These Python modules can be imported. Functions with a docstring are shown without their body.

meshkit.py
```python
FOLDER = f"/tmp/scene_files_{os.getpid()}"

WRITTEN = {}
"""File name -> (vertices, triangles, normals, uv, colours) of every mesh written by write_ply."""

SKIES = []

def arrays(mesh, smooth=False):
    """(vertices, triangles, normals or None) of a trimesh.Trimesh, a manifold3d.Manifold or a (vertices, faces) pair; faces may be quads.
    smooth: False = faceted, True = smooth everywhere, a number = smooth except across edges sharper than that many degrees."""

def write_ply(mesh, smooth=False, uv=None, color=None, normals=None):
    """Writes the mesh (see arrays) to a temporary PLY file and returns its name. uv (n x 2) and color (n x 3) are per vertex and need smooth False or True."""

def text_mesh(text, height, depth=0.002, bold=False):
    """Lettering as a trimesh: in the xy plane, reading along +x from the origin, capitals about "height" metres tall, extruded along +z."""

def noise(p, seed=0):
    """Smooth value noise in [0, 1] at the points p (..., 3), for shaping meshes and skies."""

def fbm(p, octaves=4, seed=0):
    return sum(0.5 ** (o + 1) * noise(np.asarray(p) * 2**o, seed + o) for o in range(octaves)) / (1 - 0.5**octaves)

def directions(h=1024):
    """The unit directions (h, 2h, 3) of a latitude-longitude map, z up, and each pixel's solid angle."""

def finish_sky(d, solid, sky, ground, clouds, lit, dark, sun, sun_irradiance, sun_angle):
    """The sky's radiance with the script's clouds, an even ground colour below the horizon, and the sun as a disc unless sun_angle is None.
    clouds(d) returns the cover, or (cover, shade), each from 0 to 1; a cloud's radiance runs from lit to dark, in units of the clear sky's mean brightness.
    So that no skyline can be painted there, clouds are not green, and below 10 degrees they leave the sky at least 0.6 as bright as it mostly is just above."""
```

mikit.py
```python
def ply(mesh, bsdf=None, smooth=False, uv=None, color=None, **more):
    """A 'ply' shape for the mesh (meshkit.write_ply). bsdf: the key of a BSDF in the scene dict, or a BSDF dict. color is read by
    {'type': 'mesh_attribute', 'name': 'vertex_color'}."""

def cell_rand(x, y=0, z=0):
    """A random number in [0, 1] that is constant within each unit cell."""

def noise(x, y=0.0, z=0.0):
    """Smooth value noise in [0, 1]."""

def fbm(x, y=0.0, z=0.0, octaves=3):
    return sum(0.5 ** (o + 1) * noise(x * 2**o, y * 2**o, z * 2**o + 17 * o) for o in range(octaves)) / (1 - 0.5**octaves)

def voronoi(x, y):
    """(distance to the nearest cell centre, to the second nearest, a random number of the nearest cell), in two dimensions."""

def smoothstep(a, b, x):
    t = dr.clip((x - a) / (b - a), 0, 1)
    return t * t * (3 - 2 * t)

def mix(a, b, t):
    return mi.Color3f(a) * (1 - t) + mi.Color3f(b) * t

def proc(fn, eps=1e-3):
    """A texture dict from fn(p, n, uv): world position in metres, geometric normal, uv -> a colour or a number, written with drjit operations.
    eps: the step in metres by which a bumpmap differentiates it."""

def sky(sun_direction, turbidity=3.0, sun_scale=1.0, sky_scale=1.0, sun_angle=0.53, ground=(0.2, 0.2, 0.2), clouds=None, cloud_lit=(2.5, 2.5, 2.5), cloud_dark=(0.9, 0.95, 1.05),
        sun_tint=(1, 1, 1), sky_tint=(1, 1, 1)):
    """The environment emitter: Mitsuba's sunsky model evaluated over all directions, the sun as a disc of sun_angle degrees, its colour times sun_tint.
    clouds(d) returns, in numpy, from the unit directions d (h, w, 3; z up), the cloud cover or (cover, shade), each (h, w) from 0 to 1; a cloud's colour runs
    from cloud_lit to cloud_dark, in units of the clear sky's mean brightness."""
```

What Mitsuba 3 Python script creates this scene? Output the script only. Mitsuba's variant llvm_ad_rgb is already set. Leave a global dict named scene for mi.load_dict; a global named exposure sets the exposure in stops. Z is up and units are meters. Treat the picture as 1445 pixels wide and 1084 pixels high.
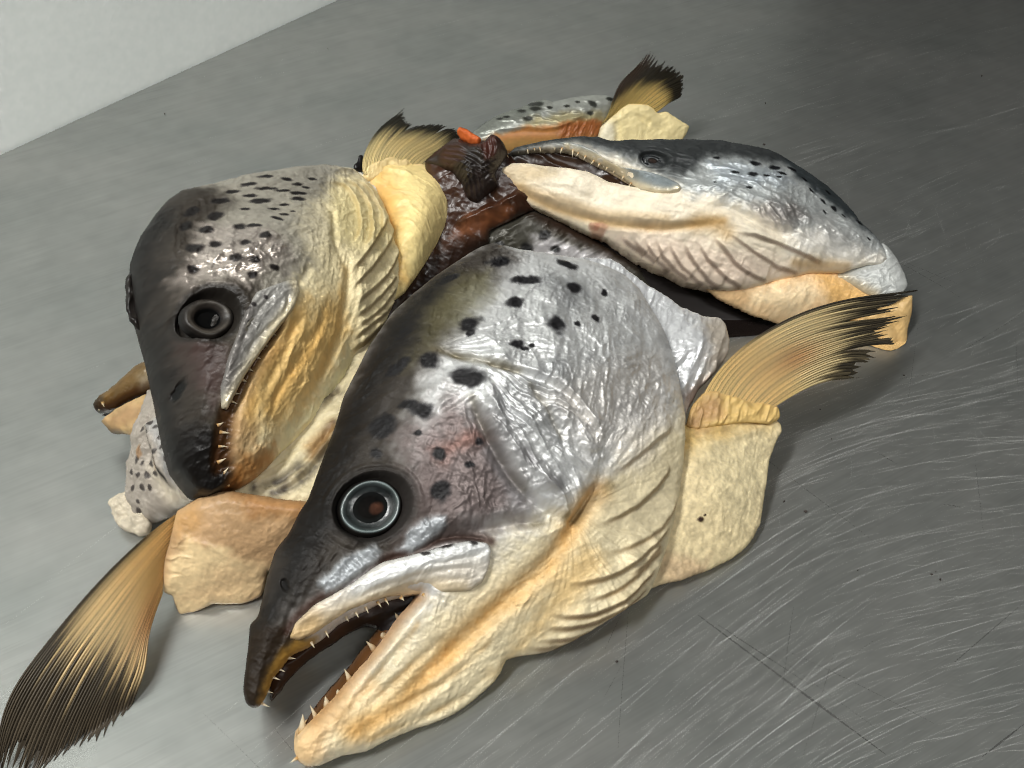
import math
import numpy as np, mitsuba as mi, mikit, meshkit, trimesh
from scipy.interpolate import RBFInterpolator, CubicSpline
from scipy.spatial import cKDTree, Delaunay
from mikit import noise, fbm, smoothstep, mix, cell_rand
import drjit as dr
T = mi.ScalarTransform4f
scene, labels = {}, {}

# ---------------------------------------------------------------- camera, light, exposure
PITCH = math.radians(46)
scene['camera'] = {'type': 'perspective', 'fov': 52, 'fov_axis': 'x', 'near_clip': 0.02, 'far_clip': 60.0,
                   'to_world': T().look_at(origin=[0, 0, 0.43], target=[0, math.cos(PITCH), 0.43 - math.sin(PITCH)], up=[0, 0, 1])}
exposure = -0.08
LAMPS = [  # ceiling light, then added fill light: centre x, y, z, size x, size y, yaw, radiance
    (-0.50, -0.10, 1.25, 0.55, 0.13, 48, 98.0),
    (0.55, -0.62, 1.50, 0.80, 0.20, -12, 32.0),  # fill added to brighten the wall and the right side
]
for i, (x, y, z, sx, sy, yaw, e) in enumerate(LAMPS):
    scene['key_fill_light' + (f'_{i:03d}' if i else '')] = {
        'type': 'rectangle', 'to_world': T().translate([x, y, z]).rotate([0, 0, 1], yaw).rotate([1, 0, 0], 180).scale([sx / 2, sy / 2, 1]),
        'emitter': {'type': 'area', 'radiance': {'type': 'rgb', 'value': [e, e * 0.995, e * 0.965]}}}

# ---------------------------------------------------------------- materials
def uvu(p, n, uv): return uv.x
def uvv(p, n, uv): return uv.y
def principled(**k):
    d = {'type': 'principled'}
    for a, b in k.items():
        d[a] = {'type': 'rgb', 'value': list(b)} if isinstance(b, (tuple, list)) else b
    return {'type': 'twosided', 'bsdf': d}
VC = {'type': 'mesh_attribute', 'name': 'vertex_color'}
# skin, flesh, fins: base colour per vertex, silveriness and gloss per vertex (u, v)
scene['fish_skin'] = principled(base_color=VC, metallic=mikit.proc(uvu), roughness=mikit.proc(uvv), specular=0.25)
scene['wet_flesh'] = principled(base_color=VC, metallic=0.0, roughness=mikit.proc(uvv), specular=0.55)
scene['tooth_bone'] = principled(base_color=(0.72, 0.64, 0.50), roughness=0.28, specular=0.6)
scene['eye_dark'] = principled(base_color=VC, roughness=0.7, specular=0.03)
scene['eye_glaze'] = principled(base_color=VC, metallic=mikit.proc(uvu), roughness=mikit.proc(uvv), specular=0.5)

def C(h, k=1.0):
    v = np.array([int(h[i:i + 2], 16) / 255 for i in (0, 2, 4)])
    return np.where(v <= 0.04045, v / 12.92, ((v + 0.055) / 1.055) ** 2.4) * k

# ---------------------------------------------------------------- sculpting helpers (local millimetres on a fish's own plane)
class Plane:
    def __init__(s, pts, tw=0):
        s.tw = tw                                                # the angle (degrees) that pattern directions are measured from
        p0, p1, p2 = [np.array(p, float) for p in pts]
        s.o, s.ex = p0, (p1 - p0) / np.linalg.norm(p1 - p0)
        n = np.cross(s.ex, p2 - p0); n /= np.linalg.norm(n)
        s.n = n if n[2] > 0 else -n
        s.ey = np.cross(s.n, s.ex)
    def world(s, x, y, h):
        return s.o + np.multiply.outer(x, s.ex) + np.multiply.outer(y, s.ey) + np.multiply.outer(h, s.n)

def dense(pts, step, closed=False, soft=0.0):
    p = np.array(pts, float)
    if closed: p = np.vstack([p, p[:1]])
    L = np.r_[0, np.cumsum(np.maximum(np.linalg.norm(np.diff(p[:, :2], axis=0), axis=1), 1e-6))]
    n = max(int(L[-1] / step), 3)
    t = np.linspace(0, L[-1], n, endpoint=not closed)
    if soft == 0 and not closed and len(p) > 2:
        return CubicSpline(L, p, axis=0)(t)
    q = np.stack([np.interp(t, L, p[:, k]) for k in range(p.shape[1])], 1)
    if soft > 0:
        from scipy.ndimage import gaussian_filter1d
        q = gaussian_filter1d(q, soft / step, axis=0, mode='wrap' if closed else 'nearest')
    return q

def inside(poly, xy):
    x, y = xy[:, 0], xy[:, 1]
    out = np.zeros(len(x), bool)
    px, py = poly[:, 0], poly[:, 1]
    lo, hi = poly[:, :2].min(0), poly[:, :2].max(0)
    k = np.nonzero((x >= lo[0]) & (x <= hi[0]) & (y >= lo[1]) & (y <= hi[1]))[0]
    X, Y, o = x[k], y[k], np.zeros(len(k), bool)
    j = len(px) - 1
    for i in range(len(px)):
        c = (py[i] > Y) != (py[j] > Y)
        if c.any():
            o ^= c & (X < (px[j] - px[i]) * (Y - py[i]) / (py[j] - py[i] + 1e-12) + px[i])
        j = i
    out[k] = o
    return out

def sstep(a, b, x):
    t = np.clip((x - a) / (b - a), 0, 1)
    return t * t * (3 - 2 * t)

def tps(pts, smooth=0.0):
    p = np.array(pts, float)
    if len(p) == 1: return lambda xy: np.full(len(xy), p[0, 2])
    if len(p) < 4:
        def idw(xy):
            d = np.maximum(((xy[:, None, :] - p[None, :, :2]) ** 2).sum(-1), 1e-3)
            return (p[:, 2] / d).sum(1) / (1 / d).sum(1)
        return idw
    _, u = np.unique(np.round(p[:, :2], 1), axis=0, return_index=True)
    p = p[u]
    f = RBFInterpolator(p[:, :2], p[:, 2], kernel='thin_plate_spline', smoothing=smooth)
    lo, hi = p[:, 2].min(), p[:, 2].max()
    return lambda xy: np.clip(f(xy), lo - 0.15 * (hi - lo), hi + 0.15 * (hi - lo))

def idwf(pts, pw=2):
    p = np.array(pts, float)
    def f(xy):
        d = np.maximum(((xy[:, None, :] - p[None, :, :2]) ** 2).sum(-1), 1e-2) ** (pw / 2)
        return (p[:, 2] / d).sum(1) / (1 / d).sum(1)
    return f

def nz(xy, scale, oct=3, seed=0, stretch=1.0, ang=0.0, extra=0.0):
    """fractal noise, -1..1, at wavelength scale (mm), drawn out by stretch along the direction ang (degrees)"""
    a = math.radians(ang)
    x = xy[:, 0] * math.cos(a) + xy[:, 1] * math.sin(a)
    y = -xy[:, 0] * math.sin(a) + xy[:, 1] * math.cos(a)
    return 2 * meshkit.fbm(np.stack([x / scale / stretch + 50, y / scale + 50, np.full(len(x), 3.3 + extra)], 1), oct, seed) - 1

def ridged(xy, scale, oct=3, seed=0, stretch=1.0, ang=0.0):
    out = 0
    for o in range(oct):
        out = out + 0.5 ** o * (1 - 2 * np.abs(nz(xy, scale / 2 ** o, 1, seed + 7 * o, stretch, ang)))
    return out / (2 - 0.5 ** (oct - 1))

class Relief:
    """a solid with a modelled front and back: outline (x, y, height of the rim), a mid surface through the rim and MID, a front that
    rises BULGE above it and a back BACK below it, the rim rounded over the distance R"""
    def __init__(s, plane, outline, mid=(), bulge=(), R=8.0, back=6.0, step=0.7, soft=1.2, ragged=0.0, rscale=6.0, seed=0):
        s.pl, s.step, s.seed, s.back = plane, step, seed, back
        rim = dense(outline, step, True, soft)
        if ragged:
            d = np.roll(rim, -1, 0)[:, :2] - np.roll(rim, 1, 0)[:, :2]
            nn = np.stack([d[:, 1], -d[:, 0]], 1) / np.maximum(np.linalg.norm(d, axis=1, keepdims=True), 1e-6)
            w = nz(rim[:, :2], rscale, 4, seed + 91)
            rim[:, :2] += nn * (w * ragged)[:, None]
        s.rim = rim
        s.tree = cKDTree(rim[:, :2])
        k = max(1, len(rim) // 70)
        s.fm = tps([tuple(r) for r in rim[::k]] + [tuple(m) for m in mid], 3.0)
        s.fb = tps(bulge) if isinstance(bulge, (list, tuple)) else (lambda xy, b=bulge: np.full(len(xy), float(b)))
        s.fr = idwf(R) if isinstance(R, (list, tuple)) else (lambda xy, r=R: np.full(len(xy), float(r)))
    def form(s, xy):
        d = s.tree.query(xy)[0]
        prof = np.sqrt(np.clip(1 - (1 - np.clip(d / np.maximum(s.fr(xy), 0.3), 0, 1)) ** 2, 0, 1))
        return s.fm(xy), np.maximum(s.fb(xy), 0.2) * prof, prof, d
    def base(s, xy):
        xy = np.asarray(xy, float)
        m, t, _, _ = s.form(xy)
        return np.where(inside(s.rim, xy), m + t, m)
    def begin(s, color=(0.5, 0.5, 0.5), metal=0.0, rough=0.45):
        rim, st = s.rim, s.step
        lo, hi = rim[:, :2].min(0), rim[:, :2].max(0)
        gx, gy = np.meshgrid(np.arange(lo[0], hi[0], st), np.arange(lo[1], hi[1], st * 0.866))
        gx = gx + (np.arange(gx.shape[0]) % 2)[:, None] * st / 2
        g = np.stack([gx.ravel(), gy.ravel()], 1)
        g = g[inside(rim, g)]
        g = g[s.tree.query(g)[0] > 0.6 * st]
        xy = np.vstack([rim[:, :2], g])
        f = Delaunay(xy).simplices
        f = f[inside(rim, xy[f].mean(1))]
        a = np.cross(xy[f[:, 1]] - xy[f[:, 0]], xy[f[:, 2]] - xy[f[:, 0]])
        f[a < 0] = f[a < 0][:, ::-1]
        s.f, s.xy, s.nr = f, xy, len(rim)
        # the smooth base forms are evaluated on a coarse lattice and read off by cubic splines
        from scipy.interpolate import RectBivariateSpline
        X, Y = np.linspace(lo[0] - 2, hi[0] + 2, 90), np.linspace(lo[1] - 2, hi[1] + 2, 90)
        G = np.stack([v.ravel() for v in np.meshgrid(X, Y, indexing='ij')], 1)
        ev = lambda fn: RectBivariateSpline(X, Y, fn(G).reshape(90, 90)).ev(xy[:, 0], xy[:, 1])
        s.d = s.tree.query(xy)[0]
        s.prof = np.sqrt(np.clip(1 - (1 - np.clip(s.d / np.maximum(ev(s.fr), 0.3), 0, 1)) ** 2, 0, 1))
        s.prof[:s.nr] = 0
        s.m, s.t = ev(s.fm), np.maximum(ev(s.fb), 0.2) * s.prof
        s.z = np.zeros(len(xy))
        s.col = np.tile(np.array(color, float), (len(xy), 1))
        s.met, s.rou = np.full(len(xy), float(metal)), np.full(len(xy), float(rough))
        return s
    # ---- sculpting
    def near(s, poly):
        p = dense(poly, 0.5)
        d, i = cKDTree(p[:, :2]).query(s.xy)
        tan = np.gradient(p[:, :2], axis=0)[i]
        r = s.xy - p[i, :2]
        return d, i / (len(p) - 1), np.where(tan[:, 0] * r[:, 1] - tan[:, 1] * r[:, 0] > 0, d, -d)
    @staticmethod
    def taper(t, a=0.15, b=0.15):
        return sstep(-0.001, a, t) * sstep(-0.001, b, 1 - t)
    def groove(s, poly, depth, w, ends=(0.15, 0.15)):
        d, t, _ = s.near(poly)
        g = np.exp(-(d / w) ** 2) * s.taper(t, *ends)
        s.z -= depth * g
        return g
    def fold(s, poly, h, hi, lo, ends=(0.2, 0.2), left=True, dark=None, op=0.6):
        """a pleat: the skin rises over the distance HI up to the line and drops within LO beyond it"""
        d, t, sd = s.near(poly)
        if not left: sd = -sd
        sd = sd + 0.7 * nz(s.xy, 7, 2, s.seed + 17) + 0.25 * nz(s.xy, 2.2, 2, s.seed + 18)
        h = h * (1 + 0.5 * nz(s.xy, 9, 2, s.seed + 19))
        e = s.taper(t, *ends)
        s.z += h * e * np.where(sd > 0, np.exp(-sd / hi), np.exp(-(sd / lo) ** 2))
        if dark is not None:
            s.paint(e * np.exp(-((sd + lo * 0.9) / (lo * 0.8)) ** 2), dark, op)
        return e, sd
    def mask(s, poly, feather=3.0, rough=0.0, scale=8.0, seed=5):
        p = dense(poly, 0.8, True)
        d = cKDTree(p[:, :2]).query(s.xy)[0]
        sd = np.where(inside(p, s.xy), d, -d)
        if rough: sd = sd + rough * (nz(s.xy, scale, 3, seed) + 0.5 * nz(s.xy, 2.6, 2, seed + 40))
        return sstep(-feather, feather, sd)
    def paint(s, m, color, op=1.0):
        k = np.clip(np.asarray(m) * op, 0, 1)[:, None]
        s.col = (np.sqrt(s.col) * (1 - k) + np.sqrt(np.asarray(color)) * k) ** 2
    def spots(s, centres, sizes, color, op=0.95, seed=3, rough=0.5, bumps=0.0):
        for k, (c, z) in enumerate(zip(centres, sizes)):
            a = math.radians((z[2] if len(z) > 2 else 0) - s.pl.tw)
            dx, dy = s.xy[:, 0] - c[0], s.xy[:, 1] - c[1]
            u, v = (dx * math.cos(a) + dy * math.sin(a)) / z[0], (-dx * math.sin(a) + dy * math.cos(a)) / z[1]
            r = np.sqrt(u * u + v * v)
            sel = r < 2.2
            if not sel.any(): continue
            e = r[sel] + rough * nz(s.xy[sel], max(min(z[0], z[1]) * 1.1, 0.8), 3, seed + k)
            m = np.zeros(len(r)); m[sel] = sstep(1.35, 0.62, e)
            s.paint(m, color, op)
            s.met *= 1 - 0.75 * m
            s.z += bumps * m
    def wrinkle(s, m, scale, amp, ang=0.0, stretch=3.0, oct=3, seed=11):
        wp = 0.6 * scale * np.stack([nz(s.xy, scale * 2.2, 2, seed + 30), nz(s.xy, scale * 2.2, 2, seed + 31)], 1)
        r = ridged(s.xy + wp, scale, oct, seed, stretch, ang - s.pl.tw)
        s.z += m * amp * 1.7 * np.sign(r) * np.abs(r) ** 1.4
    def leather(s, k=1.0, seed=70, m=1.0):
        """dried, leathery skin: creases, fine wrinkles and pores, with grime and painted-in shade in the creases"""
        z0 = s.z.copy()
        one = np.ones(len(s.xy)) * m
        a = 60 * nz(s.xy, 40, 2, seed + 9)
        s.wrinkle(one * k * sstep(-0.5, 0.5, nz(s.xy, 22, 2, seed + 1)), 7.5, 1.15, 30, 3.2, 4, seed + 2)
        s.wrinkle(one * k * sstep(-0.4, 0.5, nz(s.xy, 15, 2, seed + 3)), 4.0, 0.62, 75, 3.4, 3, seed + 4)
        s.wrinkle(one * k, 1.9, 0.2, -20, 2.2, 2, seed + 5)
        s.z += 0.10 * k * nz(s.xy, 0.9, 1, seed + 6)
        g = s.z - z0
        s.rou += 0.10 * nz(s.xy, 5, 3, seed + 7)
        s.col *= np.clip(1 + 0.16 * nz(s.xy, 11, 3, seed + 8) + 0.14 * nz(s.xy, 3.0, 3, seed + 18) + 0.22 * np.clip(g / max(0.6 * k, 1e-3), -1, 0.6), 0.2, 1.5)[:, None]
        s.paint(sstep(0.1, 0.9, -g / max(k, 0.01)) * sstep(0.0, 0.5, nz(s.xy, 18, 3, seed + 12)) * m, C('5a4326'), 0.55)  # brown in the creases deepens their shade as well as soiling them
    def radial(s, centre, m, nang, rscale, amp, seed=51, oct=3):
        """wrinkles that run out from a centre like pleats"""
        dx, dy = s.xy[:, 0] - centre[0], s.xy[:, 1] - centre[1]
        a, r = np.arctan2(dy, dx), np.hypot(dx, dy)
        w = nz(s.xy, 14, 2, seed + 3) * 0.35
        r_ = 0
        for o in range(oct):
            r_ = r_ + 0.55 ** o * (1 - 2 * np.abs(2 * meshkit.noise(np.stack([(a + w * 0.3) * nang * 2 ** o, r / rscale * 1.5 ** o + w, np.full(len(a), 2.5 + o)], 1), seed + o) - 1))
        s.z += m * amp * (r_ / 1.8)
    def mottle(s, amount, scale=5.0, seed=21, m=1.0):
        s.col *= 1 + (np.asarray(m) * amount * nz(s.xy, scale, 4, seed))[:, None]
    def build(s, key, bsdf='fish_skin', floor=0.0006, edge=1.0):
        z = s.z * (0.15 + 0.85 * np.clip(s.d / edge, 0, 1))
        front = s.pl.world(s.xy[:, 0], s.xy[:, 1], s.m + s.t + z)
        bt = (s.fb(s.xy) * 0 + s.back) * s.prof
        keep = np.r_[np.arange(s.nr), s.nr + np.nonzero(np.random.default_rng(s.seed).random(len(s.xy) - s.nr) < 0.12)[0]]
        fb = Delaunay(s.xy[keep]).simplices
        fb = fb[inside(s.rim, s.xy[keep][fb].mean(1))]
        a = np.cross(s.xy[keep][fb[:, 1]] - s.xy[keep][fb[:, 0]], s.xy[keep][fb[:, 2]] - s.xy[keep][fb[:, 0]])
        fb[a > 0] = fb[a > 0][:, ::-1]
        back = s.pl.world(s.xy[keep, 0], s.xy[keep, 1], s.m[keep] - bt[keep])
        n = len(front)
        idx = np.where(np.arange(len(keep)) < s.nr, keep, n + np.arange(len(keep)))
        v = np.vstack([front, back]) * 0.001
        v[:, 2] = np.maximum(v[:, 2], floor)
        col = np.clip(np.vstack([s.col, s.col[keep]]), 0.002, 0.95)
        uv = np.clip(np.stack([np.r_[s.met, s.met[keep]], np.r_[s.rou, s.rou[keep]]], 1), 0.02, 0.98)
        scene[key] = mikit.ply((v, np.vstack([s.f, idx[fb]])), bsdf, smooth=True, uv=uv, color=col)
        return key

def num(name):
    k, i = name, 0
    while k in scene or k in labels:
        i += 1; k = f'{name}_{i:03d}'
    return k

def thing(name, label, category, group=None):
    k = num(name)
    labels[k] = {'label': label, 'category': category}
    if group: labels[k]['group'] = group
    return k

def mesh_part(key, v, f, bsdf, col, met=0.0, rou=0.4):
    v = np.asarray(v, float) * 0.001
    v[:, 2] = np.maximum(v[:, 2], 0.0004)
    col = np.clip(np.broadcast_to(np.asarray(col, float), (len(v), 3)), 0.002, 0.95)
    uv = np.stack([np.broadcast_to(np.asarray(met, float), len(v)), np.broadcast_to(np.asarray(rou, float), len(v))], 1)
    scene[key] = mikit.ply((v, f), bsdf, smooth=True, uv=np.clip(uv, 0.02, 0.98), color=col)
    return key

def teeth(parent, plane, pairs, r=0.9, rng=np.random.default_rng(4)):
    """curved conical teeth from (x, y, h) of the root to (x, y, h) of the tip"""
    for (b, t) in zip(pairs[::2], pairs[1::2]):
        b, t = plane.world(*[np.array(float(c)) for c in b]), plane.world(*[np.array(float(c)) for c in t])
        L = np.linalg.norm(t - b); ax = (t - b) / L
        u = np.cross(ax, [0.3, 0.5, 0.8]); u /= np.linalg.norm(u); w = np.cross(ax, u)
        rad = r * min(1.4, 0.55 + L / 9) * rng.uniform(0.7, 1.2); bend = rng.uniform(-0.25, 0.25) * L; t = b + (t - b) * rng.uniform(0.7, 1.15); L = np.linalg.norm(t - b)
        v, f, m = [], [], 9
        prof = [(-0.18, 1.08), (0, 1.0), (0.3, 0.78), (0.6, 0.46), (0.85, 0.2), (1.0, 0.04)]
        for s_, k in prof:
            for j in range(m):
                a = 2 * math.pi * j / m
                v.append(b + ax * L * s_ + u * (rad * k * math.cos(a) + bend * s_ * s_) + w * rad * k * math.sin(a))
        for i in range(len(prof) - 1):
            for j in range(m):
                p, q_ = i * m + j, i * m + (j + 1) % m
                f += [[p, q_, q_ + m], [p, q_ + m, p + m]]
        v.append(b + ax * L); f += [[(len(prof) - 1) * m + j, (len(prof) - 1) * m + (j + 1) % m, len(v) - 1] for j in range(m)]
        s_ = np.r_[np.repeat([p[0] for p in prof], m), 1.0]
        col = C('b08a58')[None] * (1 - np.clip(s_ * 2.2, 0, 1))[:, None] + C('cbbfa4')[None] * np.clip(s_ * 2.2, 0, 1)[:, None]
        mesh_part(num(parent + '__tooth'), np.array(v), np.array(f), 'fish_skin', col, 0.02, 0.25)

def fin(parent, plane, guides, n, color, split=0.55, width=1.0, ridge=0.6, fray=0.10, spread=0.25, seed=1, name='fin_ray', M=34, rough=0.4, barbs=3, ease=None, lens=None, parting=()):
    """a fin of rays laid along the surface lofted over the guide lines; each ray is a ribbed strip whose outer end splits into barbs"""
    rng = np.random.default_rng(seed)
    G = []
    for g in guides:
        g = np.array(g, float)
        L = np.r_[0, np.cumsum(np.linalg.norm(np.diff(g[:, :2], axis=0), axis=1))]
        G.append((CubicSpline if len(g) > 2 else (lambda a, b, axis=0: (lambda t: np.stack([np.interp(t, a, b[:, k]) for k in range(3)], 1))))(L / L[-1], g, axis=0)(np.linspace(0, 1.12, 60)) if len(g) > 2
                 else np.stack([np.interp(np.linspace(0, 1.12, 60), [0, 1.12], [g[0, k], g[0, k] + 1.12 * (g[1, k] - g[0, k])]) for k in range(3)], 1))
    S = CubicSpline(np.linspace(0, 1, len(G)), np.array(G), axis=0)      # across
    ss = np.linspace(0, 1.12, 60)
    def at(t, s):
        P = S(np.clip(t, 0, 1))
        return np.stack([np.interp(s, ss, P[:, k]) for k in range(3)], 1)
    # the thin web that the rays stand on, torn along its outer edge
    nt, ns = n * 6, 40
    V, Cw = [], []
    for a in range(nt + 1):
        t = a / nt
        L = (lens(t) if lens else 1.0) * (0.99 + 0.05 * math.sin(t * n * 6.283 + 1.0) + fray * 0.9 * rng.uniform(-1, 0.3))
        sb = np.linspace(0, L, ns)
        q3 = at(min(max(t, 0.004), 0.996), sb)
        for (tp, wp) in parting:
            dd = math.copysign(1, t - tp) * math.exp(-((t - tp) / 0.16) ** 2) * wp * sstep(split - 0.1, 1.05, sb)
            e = 0.01
            dn = (at(min(t + e, 1), sb) - at(max(t - e, 0), sb)) / (min(t + e, 1) - max(t - e, 0))
            q3 = q3 + dn * dd[:, None]
        q3[:, 2] += ridge * (0.15 * math.cos(t * n * 6.283) - 0.25)
        V.append(plane.world(q3[:, 0], q3[:, 1], q3[:, 2])); Cw.append(color(np.full(ns, t), sb, np.random.default_rng(0)) * 0.72)
    F = []
    skip = [int(tp * nt) for tp, _ in parting]
    for a in range(nt):
        for j in range(ns - 1):
            if a in skip and j > ns * (split - 0.1): continue
            F += [[a * ns + j, (a + 1) * ns + j, (a + 1) * ns + j + 1], [a * ns + j, (a + 1) * ns + j + 1, a * ns + j + 1]]
    mesh_part(num(parent + '__fin_web'), np.vstack(V), np.array(F), 'fish_skin', np.vstack(Cw), 0.03, rough)
    for i in range(n):
        t0, t1 = i / n, (i + 1) / n
        if ease: t0, t1 = ease(t0), ease(t1)
        tc, hw = (t0 + t1) / 2, (t1 - t0) / 2
        V, F, Cc, off = [], [], [], 0
        Lr = (lens(tc) if lens else 1.0) * (1 + fray * rng.uniform(-1, 0.6))
        lean = rng.normal(0, 0.35)
        for b in range(barbs):
            sb = np.linspace(0, Lr * (1 + fray * rng.uniform(-0.8, 0.25)), M)
            w = hw / barbs * width * 1.04
            cen = tc + hw * (2 * (b + 0.5) / barbs - 1)
            sp = sstep(split, 1.0, sb)
            drift = (rng.normal(0, spread) + lean * spread) * hw * sp
            for (tp, wp) in parting:
                drift = drift + math.copysign(1, tc - tp) * math.exp(-((tc - tp) / 0.16) ** 2) * wp * sstep(split - 0.1, 1.05, sb)
            wid = w * (0.9 - 0.14 * sstep(split + 0.1, Lr, sb) - 0.5 * sstep(Lr * 0.94, Lr, sb)) + 1e-5
            c0 = at(cen, sb)
            dn = at(min(cen + 0.01, 1), sb) - at(max(cen - 0.01, 0), sb)
            dn /= (min(cen + 0.01, 1) - max(cen - 0.01, 0))
            lift = rng.normal(0, 1.0) * spread * 2.2 * sp
            prof = 1 - ((b + 0.5) / barbs * 2 - 1) ** 2
            for k, (e, hh) in enumerate([(-1, -0.25), (-0.5, 0.35), (0, 0.55), (0.5, 0.35), (1, -0.25), (0, -0.5)]):
                q3 = c0 + dn * (drift + wid * e)[:, None]
                q3[:, 2] += ridge * (prof * (1 - 0.6 * sp) + hh * 0.5 * (1 - 0.3 * sp)) + lift
                V.append(plane.world(q3[:, 0], q3[:, 1], q3[:, 2]))
            for k in range(6):
                k2 = (k + 1) % 6 if k != 4 else 5
                a_, b_ = off + k * M, off + ((k + 1) % 6) * M
                for j in range(M - 1):
                    F += [[a_ + j, b_ + j, b_ + j + 1], [a_ + j, b_ + j + 1, a_ + j + 1]]
            off += 6 * M
            cc = color(np.full(M, cen), np.linspace(0, 1, M) * (sb[-1]), rng)
            edge = (0, 1) if b == 0 else (3, 4) if b == barbs - 1 else ()
            web = (1 - 0.42 * (1 - sstep(0.75, 1.0, sb / sb[-1])))[:, None]                    # the darker web between the rays
            Cc += [cc * (web if k in edge and k in (0, 4) else 0.5 + 0.5 * web if k in edge else 1.0) for k in range(6)]
        mesh_part(num(parent + '__' + name), np.vstack(V), np.array(F), 'fish_skin', np.vstack(Cc), 0.03, rough)

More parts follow.
